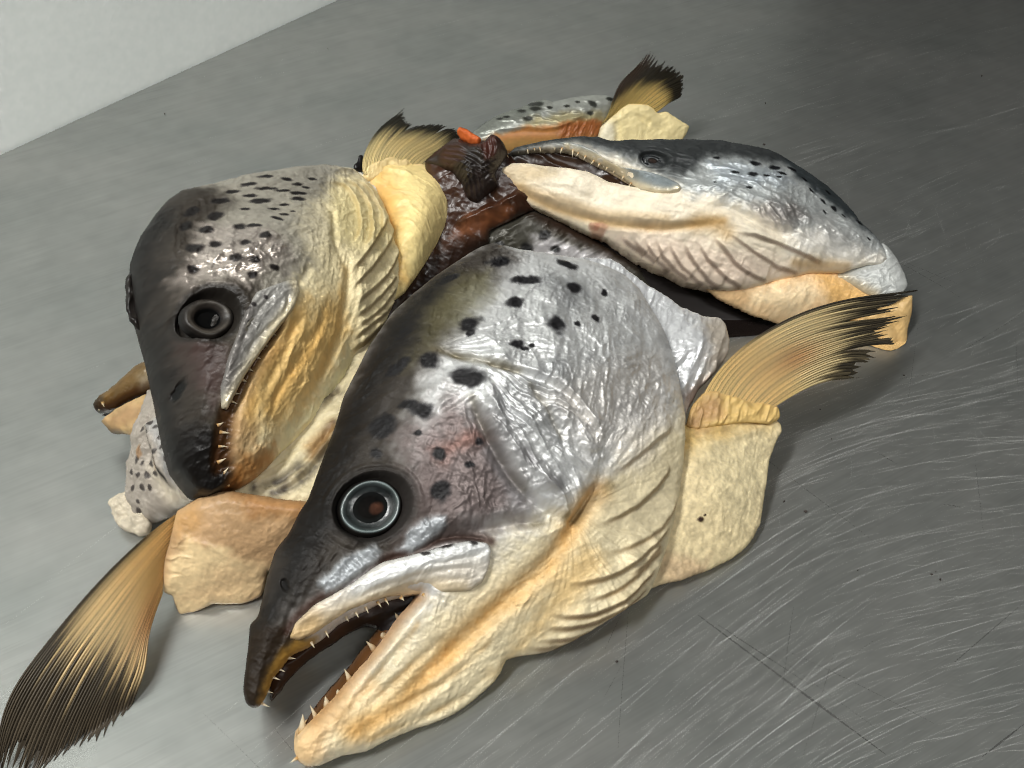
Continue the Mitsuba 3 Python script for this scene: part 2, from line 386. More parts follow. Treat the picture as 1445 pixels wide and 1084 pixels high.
def eye(parent, plane, centre, r, rings, lump=None, squash=0.85, ang=0, seed=2, tilt=(0, 0), gloss='eye_dark', outer='eye_glaze', wob=0.05):
    """an eyeball: a lathe of rings (radius share, height in mm, colour, silver, gloss), slightly uneven; the sunken pupil is a child"""
    rng = np.random.default_rng(seed)
    cx, cy, h = centre
    def ring_mesh(rs, key, bsdf):
        m = 56
        prof = np.array([(q_[0], q_[1]) for q_ in rs], float)
        k = np.r_[0, np.cumsum(np.linalg.norm(np.diff(prof * [r, 1], axis=0), axis=1))]
        tt = np.linspace(0, k[-1], 40)
        rr, zz = np.interp(tt, k, prof[:, 0]) * r, np.interp(tt, k, prof[:, 1])
        cols = np.stack([np.interp(tt, k, [q_[2][j] for q_ in rs]) for j in range(3)], 1)
        me, ro = np.interp(tt, k, [q_[3] for q_ in rs]), np.interp(tt, k, [q_[4] for q_ in rs])
        A = np.linspace(0, 2 * math.pi, m, endpoint=False)
        R_, AA = np.meshgrid(rr, A, indexing='ij')
        Z_ = np.repeat(zz[:, None], m, 1)
        xy = np.stack([(R_ * np.cos(AA)).ravel(), (R_ * np.sin(AA)).ravel()], 1)
        w = nz(xy + seed * 13, r * 0.45, 4, seed)
        R2 = R_.ravel() * (1 + wob * nz(xy + seed * 7, r * 0.9, 2, seed + 1))
        x_, y_ = R2 * np.cos(AA.ravel()), R2 * np.sin(AA.ravel()) * squash
        a = math.radians(ang)
        X, Y = cx + x_ * math.cos(a) - y_ * math.sin(a), cy + x_ * math.sin(a) + y_ * math.cos(a)
        Zz = h + Z_.ravel() + w * 0.6 * min(1, r / 8) + 0.09 * nz(xy + seed, r * 0.3, 2, seed + 8) + x_ * tilt[0] + y_ * tilt[1]
        F = [[i * m + j, i * m + (j + 1) % m, (i + 1) * m + (j + 1) % m, (i + 1) * m + j] for i in range(39) for j in range(m)]
        w2 = nz(xy + seed * 3, r * 0.22, 3, seed + 5)
        col = np.repeat(cols, m, 0) * np.clip(1 + 0.8 * w + 0.6 * w2, 0.12, 3)[:, None]
        if lump is not None and key.endswith('pupil'):
            dl = np.hypot(xy[:, 0] - lump[0] * r, xy[:, 1] - lump[1] * r) / (lump[2] * r) + 0.5 * w2
            kl = sstep(1.2, 0.6, dl)[:, None]
            col = col * (1 - kl) + np.asarray(lump[3]) * kl * (1 + 0.9 * w2)[:, None]
        V = plane.world(X, Y, Zz)
        F = np.array(F); F = np.vstack([F[:, [0, 1, 2]], F[:, [0, 2, 3]]])
        mesh_part(key, V, F, bsdf, col, np.repeat(me, m), np.repeat(ro, m))
    k = num(parent + '__eye')
    ring_mesh(rings[0], k, outer)
    ring_mesh(rings[1], k + '__pupil', gloss)
    return k

def table_xy(p): return np.array(p, float)

# ---------------------------------------------------------------- the setting: steel table, wall, ceiling
def steel_color(p, n, uv):
    x, y = p.x * 1000, p.y * 1000
    u, v = x * 0.86 + y * 0.50, -x * 0.50 + y * 0.86
    a = fbm(x / 60, y / 45, 1.0, 4)
    b = fbm(u / 26, v / 3.2, 2.0, 4)
    c = noise(u / 40, v / 0.55, 5.0)
    d = fbm(x / 11 + 40, y / 9, 7.0, 3)
    k = 0.37 + 0.09 * (a - 0.5) + 0.04 * (b - 0.5) + 0.03 * (c - 0.5) + 0.05 * (d - 0.5)
    return mix((0.955, 1.0, 0.96), (0.99, 0.99, 0.945), a) * k
def steel_rough(p, n, uv):
    x, y = p.x * 1000, p.y * 1000
    u, v = x * 0.86 + y * 0.50, -x * 0.50 + y * 0.86
    return 0.28 + 0.07 * (fbm(x / 38, y / 30, 9.0, 4) - 0.5) + 0.05 * (noise(u / 30, v / 0.8, 3.0) - 0.5)
def steel_bump(p, n, uv):
    x, y = p.x * 1000, p.y * 1000
    u, v = x * 0.86 + y * 0.50, -x * 0.50 + y * 0.86
    return 0.000012 * noise(u / 25, v / 0.7, 1.0) + 0.0001 * fbm(x / 90, y / 90, 4.0, 2)
scene['brushed_steel'] = {'type': 'twosided', 'bsdf': {'type': 'principled', 'base_color': mikit.proc(steel_color), 'metallic': 0.76, 'roughness': mikit.proc(steel_rough), 'specular': 0.5}}

def wall_bump(p, n, uv):
    a = (p.x * 0.67 + p.y * 0.74) * 1000
    z = p.z * 1000
    return 0.00016 * noise(a / 1.3, z / 1.3, 1.0) + 0.0001 * noise(a / 2.3, z / 2.3, 5.0)
def wall_color(p, n, uv):
    a = (p.x * 0.67 + p.y * 0.74) * 1000
    return mix((0.76, 0.80, 0.77), (0.84, 0.87, 0.84), fbm(a / 4, p.z * 250, 3.0, 4))
scene['wall_paint'] = {'type': 'twosided', 'bsdf': {'type': 'bumpmap', 'bump': mikit.proc(wall_bump, eps=5e-4), 'scale': 1.0,
                       'bsdf': {'type': 'principled', 'base_color': mikit.proc(wall_color), 'roughness': 0.7, 'specular': 0.25}}}
scene['ceiling_paint'] = principled(base_color=(0.75, 0.75, 0.73), roughness=0.9, specular=0.2)

EDGE = [(-0.3696,0.6457),(-0.1544,0.8854)]                       # where the table meets the wall
e0, e1 = np.array(EDGE[0]), np.array(EDGE[1])
ed = (e1 - e0) / np.linalg.norm(e1 - e0); en = np.array([ed[1], -ed[0]])       # along the wall, out of the wall
def slab(key, poly, z0, z1, bsdf):
    from shapely.geometry import Polygon
    m = trimesh.creation.extrude_polygon(Polygon(poly), z1 - z0)
    m.apply_translation([0, 0, z0])
    scene[key] = mikit.ply(m, bsdf)
A, B = e0 - ed * 1.1, e0 + ed * 1.9
slab('steel_table', [A + en * 0.001, A + en * 1.9, B + en * 1.9, B + en * 0.001], -0.04, 0.0, 'brushed_steel')
labels['steel_table'] = {'label': 'scratched brushed stainless steel table top under the pile of fish heads', 'category': 'table'}
W0, W1 = e0 - ed * 1.1, e0 + ed * 1.22
slab('wall', [W0, W1, W1 - en * 0.06, W0 - en * 0.06], -0.2, 1.3, 'wall_paint')
labels['wall'] = {'label': 'rough white wall behind the steel table', 'kind': 'structure'}
scene['ceiling'] = {'type': 'rectangle', 'to_world': T().translate([0.0, 0.7, 2.1]).rotate([1, 0, 0], 180).scale([2.4, 2.2, 1]), 'bsdf': {'type': 'ref', 'id': 'ceiling_paint'}}
labels['ceiling'] = {'label': 'pale ceiling above the table', 'kind': 'structure'}
for i in range(len(LAMPS)):
    labels['key_fill_light' + (f'_{i:03d}' if i else '')] = {'label': ['rectangular ceiling light above the camera side of the table', 'added rectangular fill light out of view behind the camera at the right'][i], 'category': 'ceiling light'}

# scratches: shallow burrs in the steel, each a sliver a fraction of a millimetre wide
scene['scratch_bright'] = principled(base_color=(0.66, 0.66, 0.64), metallic=0.1, roughness=0.5)
scene['scratch_dark'] = principled(base_color=(0.13, 0.13, 0.125), metallic=0.6, roughness=0.4)
def ribbons(key, starts, rng, wid, z):
    V, F, n = [], [], 0
    for (x, y, a, L, w, curve) in starts:
        m = max(4, int(L / 0.008))
        t = np.linspace(0, 1, m)
        an = a + curve * (t - 0.5) * L * 0.9 + 0.003 * np.cumsum(rng.normal(0, 1, m)) / math.sqrt(m)
        px, py = x + np.r_[0, np.cumsum(np.cos(an))[:-1]] * L / m, y + np.r_[0, np.cumsum(np.sin(an))[:-1]] * L / m
        nx, ny = -np.sin(an), np.cos(an)
        ww = w * wid * (np.sin(math.pi * np.clip(t, 0.02, 0.98)) ** 0.5) * rng.uniform(0.6, 1.3, m)
        V.append(np.stack([np.r_[px + nx * ww, px - nx * ww], np.r_[py + ny * ww, py - ny * ww], np.full(2 * m, z)], 1))
        for j in range(m - 1):
            F += [[n + j, n + m + j, n + m + j + 1], [n + j, n + m + j + 1, n + j + 1]]
        n += 2 * m
    return np.vstack(V), np.array(F)
def steel_angle(x, y):
    g = [(-0.17, 0.25, 52), (0.0, 0.22, 42), (0.08, 0.26, 35), (0.2, 0.24, 14), (0.27, 0.33, 4), (0.28, 0.5, 32), (0.35, 0.75, 24), (-0.2, 0.5, 30), (0.1, 0.8, 25)]
    d = np.array([((x - a) ** 2 + (y - b) ** 2) ** 1.5 + 1e-6 for a, b, _ in g])
    return math.radians((np.array([c for *_, c in g]) / d).sum() / (1 / d).sum())
rng = np.random.default_rng(12)
st = []
while len(st) < 3000:
    x, y = rng.uniform(-0.25, 0.42), rng.uniform(0.15, 0.85)
    wgt = sstep(-0.14, 0.10, x - 0.35 * (y - 0.25)) * (1.0 if y < 0.42 else 0.22)
    if rng.random() > wgt + 0.02: continue
    long_ = rng.random() < 0.2
    L = rng.uniform(0.03, 0.10) if long_ else rng.exponential(0.018) + 0.004
    st.append((x, y, steel_angle(x, y) + rng.normal(0, 0.05 if long_ else 0.10), L, rng.uniform(0.5, 1.3) * (1.0 if long_ else 0.8), rng.normal(-1.3, 0.7)))
for k in range(260):                                 # crossing scuffs at the right
    x, y = rng.uniform(0.13, 0.42), rng.uniform(0.25, 0.6)
    st.append((x, y, rng.normal(1.35, 0.25), rng.exponential(0.008) + 0.003, rng.uniform(0.4, 0.8), 0))
v, f = ribbons('', st, rng, 0.000043, 0.00012)
scene['steel_table__scratch'] = mikit.ply((v, f), 'scratch_bright')
labels['steel_table__scratch'] = {'label': 'bright curved scratches in the steel', 'kind': 'stuff'}
st = []
for k in range(60):
    x, y = rng.uniform(-0.2, 0.36), rng.uniform(0.17, 0.6)
    st.append((x, y, rng.choice([-0.72, 0.62, 1.2]) + rng.normal(0, 0.2), rng.uniform(0.02, 0.09), rng.uniform(0.4, 0.9), rng.normal(0, 1)))
for (a, b), w in [([(0.0874,0.2644),(0.1647,0.1906)], 9), ([(0.0951,0.2599),(0.1401,0.2224)], 4), ([(0.1963,0.3636),(0.207,0.3538)], 3), ([(0.2208,0.3298),(0.235,0.3262)], 2.5), ([(0.2221,0.2102),(0.1919,0.1906)], 6), ([(0.2428,0.2714),(0.1936,0.2345)], 3)]:
    d = np.array(b) - a; L = np.linalg.norm(d)
    st.append((a[0], a[1], math.atan2(d[1], d[0]), L, w * 0.6, 0.0))
v, f = ribbons('', st, rng, 0.00010, 0.00007)
scene['steel_table__stain_line'] = mikit.ply((v, f), 'scratch_dark')
labels['steel_table__stain_line'] = {'label': 'dark scored lines in the steel', 'kind': 'stuff'}

# ================================================================ the large fish head in front
FA = thing('fish_head', 'large silver spotted fish head in front with wide open hooked jaws and glassy ringed eye', 'fish head')
PA = Plane([(-89.0,192.8,10.0),(94.1,285.9,8.0),(-10.4,411.5,104.0)], 24)
head = Relief(PA, [(93.7,157.8,-10.0),(82.3,146.9,-10.0),(73.9,138.8,-10.0),(64.0,125.4,-10.0),(52.4,111.9,-10.0),(41.8,99.2,-8.0),(35.0,93.9,-6.0),(27.8,86.9,-4.0),(20.4,82.5,-4.0),(16.2,77.2,-4.0),(11.1,70.0,-3.0),(7.8,64.5,-2.0),(3.7,58.3,0.0),(-0.7,56.3,0.0),(-2.2,52.2,0.0),(-8.5,39.4,3.0),(-12.0,32.3,4.0),(-12.7,26.8,5.0),(-11.0,23.9,5.0),(-8.0,23.2,4.0),(-5.3,25.4,2.0),(-1.7,28.5,0.0),(0.7,31.8,0.0),(5.3,34.2,0.0),(10.6,37.6,0.0),(18.9,37.9,0.0),(24.2,38.5,0.0),(34.7,42.2,0.0),(47.1,43.0,0.0),(55.3,43.6,0.0),(65.2,42.2,0.0),(70.1,40.8,0.0),(66.2,38.8,0.0),(59.1,35.4,0.0),(48.3,28.4,0.0),(39.5,23.4,0.0),(29.6,18.7,0.0),(20.1,14.0,0.0),(11.2,10.4,0.0),(5.4,8.0,0.0),(0.7,5.5,0.0),(-1.1,2.0,0.0),(-1.2,-3.1,0.0),(1.6,-7.1,0.0),(6.3,-8.6,0.0),(16.0,-8.7,0.0),(26.1,-11.4,0.0),(37.3,-10.7,0.0),(48.5,-11.3,0.0),(58.3,-12.5,0.0),(66.4,-12.5,0.0),(76.7,-10.6,0.0),(87.8,-7.2,0.0),(92.0,-4.8,0.0),(96.2,-0.6,0.0),(101.2,-1.4,0.0),(106.7,-2.7,0.0),(112.4,-4.5,0.0),(118.2,-5.3,0.0),(127.3,-5.4,0.0),(135.4,-4.7,0.0),(144.9,-3.5,0.0),(153.8,-2.4,0.0),(163.1,-1.3,0.0),(170.9,-0.3,0.0),(180.2,9.7,4.0),(188.9,18.7,4.0),(195.9,26.6,5.0),(203.0,36.4,6.0),(210.7,48.1,7.0),(216.3,58.8,8.0),(222.1,69.8,8.0),(226.0,82.1,8.0),(231.3,102.1,7.0),(232.4,113.8,6.0),(231.9,123.4,5.0),(231.6,139.4,2.0),(227.9,149.4,0.0),(221.7,157.0,-2.0),(212.0,165.0,-4.0),(194.7,173.8,-6.0),(181.1,182.1,-8.0),(172.0,188.7,-10.0),(164.3,188.3,-10.0),(155.2,186.3,-10.0),(137.1,181.0,-10.0),(123.3,175.7,-10.0),(109.3,169.6,-10.0)],
    mid=[(101.7,110.7,4.0),(154.9,108.7,8.0),(116.9,62.3,6.0),(151.1,56.3,6.0),(48.3,10.7,2.0),(18.1,-1.3,1.0),(33.1,55.7,2.0)],
    bulge=[(84.7,126.5,20.0),(62.5,87.2,22.0),(43.4,69.4,17.0),(15.8,61.9,13.0),(-3.9,39.2,9.0),(-9.0,26.1,6.0),(100.1,118.3,30.0),(124.2,142.2,27.0),(156.1,160.9,17.0),(186.5,157.0,12.0),(210.6,138.3,10.0),(221.5,97.3,6.0),(215.1,61.8,5.0),(196.0,28.4,5.0),(136.9,125.2,33.0),(146.9,100.3,35.0),(173.6,106.7,29.0),(185.2,76.1,21.0),(100.8,87.5,31.0),(120.8,70.0,31.0),(148.2,66.8,29.0),(172.7,46.0,17.0),(79.8,66.6,27.0),(105.6,47.0,25.0),(120.2,31.5,23.0),(151.5,26.2,19.0),(168.1,13.9,10.0),(148.9,4.5,9.0),(119.7,3.2,7.0),(101.4,13.8,13.0),(78.5,26.3,17.0),(70.1,1.3,8.0),(50.2,19.2,12.0),(32.3,5.1,9.0),(8.7,0.2,8.0),(1.3,0.4,6.0),(42.8,50.7,15.0),(20.8,41.2,9.0),(85.4,-5.3,3.0),(59.5,-10.0,4.0)],
    R=[(48.5,109.3,20.0),(68.2,131.8,22.0),(101.7,161.1,20.0),(145.1,178.4,16.0),(185.4,170.2,9.0),(225.3,148.2,5.0),(219.9,67.6,5.0),(180.2,9.7,4.0),(143.6,-3.2,4.0),(110.8,-2.9,4.0),(89.1,-3.6,5.0),(52.0,-11.4,6.0),(0.7,-5.4,6.0),(1.9,6.1,5.0),(40.1,23.7,4.0),(69.2,39.1,5.0),(40.8,42.6,5.0),(6.3,34.9,6.0),(-12.0,30.5,9.0),(3.5,57.5,14.0),(18.6,78.9,20.0)],
    back=26, step=0.5, soft=1.0, ragged=0.25, rscale=4, seed=1)
h = head.begin(C('bdbdbc'), metal=0.5, rough=0.56)
xy = h.xy
# --- colour of the skin: dark back and snout, silver flank, cream jaw and throat
dark_back = h.mask([(50.9,118.8),(96.5,164.8),(143.4,188.2),(176.2,191.7),(173.9,175.8),(161.5,168.4),(140.6,158.7),(124.4,142.3),(105.6,130.8),(91.1,115.6),(83.8,101.4),(85.8,83.2),(87.6,63.1),(66.5,56.3),(45.1,57.4),(28.2,53.6),(17.3,48.8),(1.8,30.7),(-18.7,24.3),(-16.3,57.1),(21.8,94.4)], 9, 7, 16, 3)
h.paint(dark_back, C('241f1a'), 0.95)
olive = h.mask([(119.5,165.4),(147.6,171.1),(158.2,169.5),(149.6,155.0),(129.0,144.6),(113.0,139.5),(98.4,135.5)], 7, 5, 12, 8)
h.paint(olive, C('565135'), 0.6)
blackish = h.mask([(30.3,90.9),(51.2,115.0),(79.7,142.0),(111.0,167.8),(134.1,178.2),(143.7,176.7),(119.6,159.3),(91.0,136.4),(65.1,108.2),(50.0,86.5),(34.2,70.0),(12.9,53.7),(-11.6,27.3),(-14.1,37.5)], 8, 6, 14, 13)
h.paint(blackish, C('0a0807'), 0.93)
cheek = h.mask([(82.6,105.7),(109.6,112.5),(118.4,95.0),(121.7,68.3),(118.9,50.6),(95.1,57.0),(79.4,66.5),(79.5,82.8)], 10, 8, 14, 23)
h.paint(cheek, C('544846'), 0.85)
redd = h.mask([(92.8,93.3),(103.2,96.7),(113.4,97.1),(116.3,89.4),(103.3,88.5),(94.3,87.6)], 4, 4, 6, 31)
h.paint(redd, C('7c5348'), 0.5)
cream = h.mask([(69.2,36.4),(104.2,45.5),(128.4,48.5),(152.7,54.4),(168.8,65.6),(189.2,73.2),(235.5,76.5),(193.0,-16.4),(119.3,-19.8),(49.2,-21.4),(-11.5,-6.2),(-4.9,12.0),(33.9,23.3)], 13, 9, 18, 41)
h.paint(cream, C('cfc09a'), 0.87)
h.met -= 0.36 * cream; h.rou += 0.03 * cream
pinkgrey = h.mask([(67.1,31.0),(102.0,38.6),(120.2,34.4),(97.6,24.7),(61.1,14.6),(40.6,10.8)], 9, 6, 14, 47)
h.paint(pinkgrey, C('c0b294'), 0.55)
gold = np.exp(-(h.near([(158.0,52.8),(140.6,42.5),(122.4,30.4),(96.7,21.9),(70.2,12.3),(47.4,3.2),(23.9,-0.4)])[0] / 6.0) ** 2) * (0.75 + 0.5 * nz(xy, 9, 3, 77))
h.paint(gold, C('b98540'), 0.75)
gold2 = h.mask([(89.6,-3.8),(115.8,17.4),(141.0,32.8),(149.4,23.4),(127.9,9.5),(104.7,-0.4)], 7, 5, 12, 51)
h.paint(gold2, C('c99f5c'), 0.5)
orange_tip = h.mask([(-2.3,10.8),(12.8,10.4),(36.2,15.8),(37.4,10.7),(14.9,0.5),(2.6,-9.7),(-8.0,-4.9)], 6, 4, 8, 61)
h.paint(orange_tip, C('b98f5e'), 0.6)
inner_gum = np.exp(-(h.near([(67.5,39.4),(58.3,35.1),(47.6,28.0),(38.7,23.1),(29.6,18.7),(19.3,13.7),(10.5,10.1)])[0] / 3.2) ** 2)
h.paint(inner_gum, C('a2703c'), 0.6)
snout = h.mask([(1.0,56.0),(18.6,43.7),(13.4,36.7),(1.4,29.3),(-7.3,20.7),(-16.9,25.0),(-9.9,45.0)], 4, 4, 8, 71)
h.paint(snout, C('1c1207'), 0.9)
gum = h.mask([(22.6,40.5),(19.2,35.2),(10.0,36.0),(5.0,32.4),(0.5,28.7),(-3.9,23.3),(-8.4,22.8),(-4.6,30.3),(0.4,35.8),(6.8,40.8),(14.7,43.1)], 2.5, 2, 4, 73)
h.paint(gum, C('94702f'), 0.85)
h.met *= 1 - 0.9 * np.clip(dark_back + snout + inner_gum, 0, 1); h.rou += 0.06 * dark_back
silver = h.mask([(115.5,125.1),(133.2,133.4),(183.2,163.9),(219.0,151.7),(224.8,109.6),(215.6,81.3),(178.7,69.3),(166.7,59.8),(141.4,55.0),(125.2,63.9),(120.1,91.1),(114.9,110.1)], 10, 7, 14, 81)
h.paint(silver, C('dedfde'), 0.87); h.met += 0.22 * silver * (1 - cream); h.rou += 0.0 * silver
patch = sstep(0.0, 0.45, nz(xy, 24, 3, 301)) * silver
h.paint(patch, C('848587'), 0.6)
lilac = h.mask([(143.7,98.9),(177.2,103.4),(220.6,102.7),(208.8,68.6),(182.2,55.3),(157.9,68.7)], 9, 6, 14, 83)
h.paint(lilac, C('d8d2cb'), 0.6)
h.mottle(0.16, 7, 5); h.mottle(0.14, 1.8, 6)
# --- spots
h.spots([(172.0,158.8),(198.6,162.0),(192.0,147.1),(165.9,173.9),(157.9,147.5),(168.2,129.2),(180.2,126.5),(191.9,127.3),(145.7,125.3),(147.1,122.0),(207.3,140.3),(132.5,143.3),(108.8,133.6),(117.6,118.0),(96.6,112.2),(79.4,114.4),(90.2,77.0),(95.0,91.9),(112.0,89.9),(104.8,82.3),(92.2,118.0),(138.9,173.1),(96.0,137.1),(90.9,103.9),(72.6,103.9),(130.8,139.0),(151.3,122.1),(106.7,153.2)],
        [(6.45, 3.10, 4), (5.59, 2.75, -20), (3.96, 3.27, -30), (6.02, 3.01, 20), (5.16, 3.44, 40), (4.82, 4.47, -60), (1.63, 1.89), (2.67, 2.24, -40), (4.30, 2.75, 20), (2.15, 1.38, 0), (1.72, 2.24, 0), (6.02, 3.44, 40), (4.30, 3.87), (6.45, 4.73, -20), (5.16, 3.44, -30), (5.59, 4.73, 30), (3.96, 4.30), (2.58, 2.75, 40), (1.89, 1.72), (1.89, 1.38), (3.44, 2.58), (5.16, 2.06, 30), (5.16, 2.58, 40), (1.72, 1.38), (2.58, 2.58), (2.58, 1.72, 30), (1.72, 1.20), (4.30, 2.15, 40)], C('0d0c0e'), 0.95, rough=0.6)
PT = [(141.8,47.8),(112.8,137.8),(152.7,153.9)]
# --- plates and creases
h.fold([(125.2,129.8),(134.4,119.6),(148.2,108.6),(157.7,97.3),(164.1,82.9),(165.1,66.6)], 3.5, 5, 1.6, left=True)                 # top edge of the gill plate
h.groove([(112.5,138.4),(121.1,129.7),(129.8,120.7),(139.6,112.7),(151.4,101.5),(159.5,88.1)], 4.2, 2.4)
h.groove([(116.0,109.6),(115.6,96.2),(117.0,82.7),(122.2,65.0),(129.9,52.7),(138.5,47.0)], 3.8, 2.2)
h.fold([(128.6,124.8),(123.1,106.5),(123.9,88.0),(129.8,70.1),(137.7,54.7),(139.9,47.8)], 3.2, 6, 2.2, left=False)
h.fold([(131.7,103.2),(134.3,89.0),(138.5,71.8),(145.2,56.9)], 2.6, 4, 1.6, left=False)
h.groove([(141.1,104.9),(144.3,92.1),(146.4,78.6),(148.3,68.6)], 1.8, 1.5)
h.groove([(138.8,47.9),(128.4,48.5),(117.8,52.0),(104.1,54.9),(89.3,58.7),(77.5,61.0)], 3.8, 3.2)
h.groove([(164.9,52.6),(145.5,45.6),(130.8,35.0),(111.5,26.9),(89.1,18.7),(66.4,10.8),(44.6,4.4)], 4.8, 4.0)
h.groove([(159.1,55.6),(148.2,47.9),(136.8,42.3)], 4.0, 2.0)
for L_, w_, op in [([(112.8,137.8),(120.9,129.4),(129.7,120.4),(139.4,112.4)], 2.2, 0.8), ([(115.7,109.0),(115.9,95.4),(117.7,81.8),(122.9,64.1)], 1.6, 0.55), ([(141.1,104.9),(144.3,92.1),(146.4,78.6)], 1.2, 0.4), ([(138.7,47.6),(128.2,48.0),(117.5,51.2)], 1.6, 0.6), ([(164.7,52.0),(153.8,48.9),(142.7,43.3)], 2.0, 0.7)]:
    h.paint(np.exp(-(h.near(L_)[0] / w_) ** 2) * (0.7 + 0.6 * nz(xy, 5, 2, 3)), C('4f4630'), op)
for L_ in [[(123.1,106.5),(124.4,89.4),(129.6,73.3),(137.6,59.4)], [(114.5,99.9),(116.0,80.0),(119.8,62.8)]]:
    h.paint(np.exp(-(h.near(L_)[0] / 4.0) ** 2) * (0.6 + 0.9 * nz(xy, 7, 2, 4)), C('6d6a6c'), 0.75)
FOLDS = [[(161.8,57.4),(174.9,59.0),(189.4,62.5),(211.1,68.0)], [(149.0,39.6),(162.9,38.9),(179.0,41.4),(201.2,51.6)], [(150.2,26.3),(166.0,24.7),(184.5,27.2),(200.4,36.7)], [(127.1,21.7),(147.6,16.5),(168.1,18.4),(191.1,25.9)],
         [(132.7,12.0),(145.9,9.4),(166.4,12.5),(183.3,18.2)], [(118.3,13.3),(133.9,4.5),(152.3,3.8),(176.2,10.6)], [(113.6,8.2),(128.0,1.7),(147.6,-0.3),(170.7,4.4)], [(109.1,3.9),(121.9,-1.6),(136.2,-3.5),(159.9,0.3)], [(104.3,1.7),(118.1,-3.3),(130.7,-6.1),(144.3,-5.0)], [(158.4,13.1),(169.1,14.8),(181.9,20.4)]]
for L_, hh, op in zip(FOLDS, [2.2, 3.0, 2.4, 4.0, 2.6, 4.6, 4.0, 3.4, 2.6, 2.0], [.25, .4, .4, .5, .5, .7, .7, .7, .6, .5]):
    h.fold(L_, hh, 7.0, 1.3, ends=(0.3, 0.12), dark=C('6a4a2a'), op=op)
for L_ in [[(63.4,29.4),(43.1,17.5),(20.5,7.2)], [(76.5,20.8),(50.8,12.7),(24.8,2.3)], [(90.0,10.5),(66.9,2.7),(43.2,0.4),(26.6,-1.6)], [(90.3,-0.8),(70.7,-7.0),(50.3,-7.5),(27.9,-6.8)]]:
    h.groove(L_, 2.4, 2.0, (0.4, 0.4)); h.paint(np.exp(-(h.near(L_)[0] / 1.4) ** 2) * (0.5 + nz(xy, 6, 2, 4)), C('8a6b3e'), 0.5)
# crinkled foil-like skin and fine drying wrinkles
up_ = h.mask([(126.8,127.8),(144.8,147.1),(183.2,163.9),(216.5,154.8),(227.2,121.2),(217.9,80.8),(201.0,56.8),(170.5,58.7),(158.7,81.3),(147.9,107.9)], 8, 5, 12, 84)
mid_ = h.mask([(124.1,129.1),(132.5,119.2),(152.1,101.3),(162.2,80.2),(164.1,63.7),(139.4,49.3),(123.7,64.4),(118.4,95.0)], 5, 4, 9, 85)
h.radial(PT[0], up_, 7, 70, 2.5, 61, 3)
h.radial(PT[1], mid_, 9, 80, 4.2, 62, 4)
h.radial(PT[1], h.mask([(117.3,141.5),(147.8,145.9),(173.6,137.2),(168.4,117.0),(139.1,118.5),(120.6,128.7)], 6, 4, 9, 86), 14, 60, 1.6, 66, 3)
h.wrinkle(mid_, 7, 1.0, -55, 2.5, 4, 14); h.wrinkle(up_, 3.2, 0.35, 75, 4, 2, 16); h.wrinkle(silver, 2.2, 0.12, -60, 2.5, 2, 12)
h.wrinkle(h.mask([(104.9,100.9),(116.3,109.5),(116.3,89.4),(111.1,66.2),(113.1,52.9),(93.2,60.8)], 6), 5, 1.1, 110, 3.0, 3, 15)
h.radial(PT[0], cream * h.mask([(151.6,51.6),(219.0,73.3),(190.5,5.6),(116.8,-8.7),(93.5,10.6)], 8), 9, 50, 0.8, 63, 3)
h.wrinkle(h.mask([(45.5,75.0),(63.8,57.4),(43.6,53.3),(23.6,49.3),(-1.0,31.8),(-0.5,50.2),(25.2,70.8)], 6), 8, 1.2, 60, 3, 3, 64)
h.wrinkle(cream, 3.2, 0.26, 35, 3, 3, 17)
h.wrinkle(dark_back, 6, 0.6, 55, 2.5, 3, 18)
h.wrinkle(np.ones(len(xy)), 1.3, 0.05, 20, 2, 2, 19)
h.wrinkle(h.mask([(154.2,186.7),(172.3,189.4),(186.6,180.2),(187.3,170.3),(163.2,171.3),(140.7,171.9),(127.0,172.6)], 4), 3.0, 1.0, 20, 1.5, 3, 20)
h.z += 0.9 * silver * nz(xy, 12, 2, 93)
pleat = h.mask([(162.0,58.0),(217.2,70.1),(199.3,16.4),(123.5,-9.9),(98.3,-0.9),(112.0,15.8),(133.6,32.4)], 8, 5, 10, 87)
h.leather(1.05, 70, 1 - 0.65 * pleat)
h.radial(PT[0], pleat, 13, 60, 0.5, 69, 2)
h.groove([(102.6,50.3),(94.3,54.8),(82.8,58.2),(73.3,57.8),(64.2,58.5),(53.4,58.7),(41.3,55.6),(30.0,54.3)], 2.0, 1.4, (0.05, 0.2))
h.paint(np.exp(-(h.near([(103.0,49.5),(94.4,55.0),(82.8,58.2),(73.4,58.4),(64.4,59.1),(53.6,59.3),(41.5,56.1),(30.2,54.9),(18.2,51.5),(12.3,47.8)])[0] / 2.2) ** 2), C('33211a'), 0.92)  # shadow line above the lip bone, painted into the skin colour
h.paint(h.mask([(68.8,71.2),(85.3,65.6),(107.0,53.8),(102.6,50.3),(83.0,58.8),(64.8,60.2)], 5, 4, 8, 90), C('4d4340'), 0.7)
for P_, sd_ in [([(30.6,61.3),(41.9,66.4),(57.8,67.3),(59.9,62.9),(56.6,59.9),(48.5,57.3),(39.5,54.8),(32.0,55.7)], 5), ([(65.7,61.0),(72.8,66.9),(80.2,68.7),(88.1,66.3),(87.3,62.3),(78.5,59.4),(70.7,57.6)], 6)]:
    m = h.mask(P_, 2.2, 2.0, 4, sd_)
    h.paint(m, C('a9aeb2'), 0.85); h.met += 0.35 * m; h.rou -= 0.1 * m; h.z += 1.0 * m
    h.wrinkle(m, 3.0, 0.55, 125, 2.6, 3, sd_ + 20); h.mottle(0.45, 2.4, sd_, m)
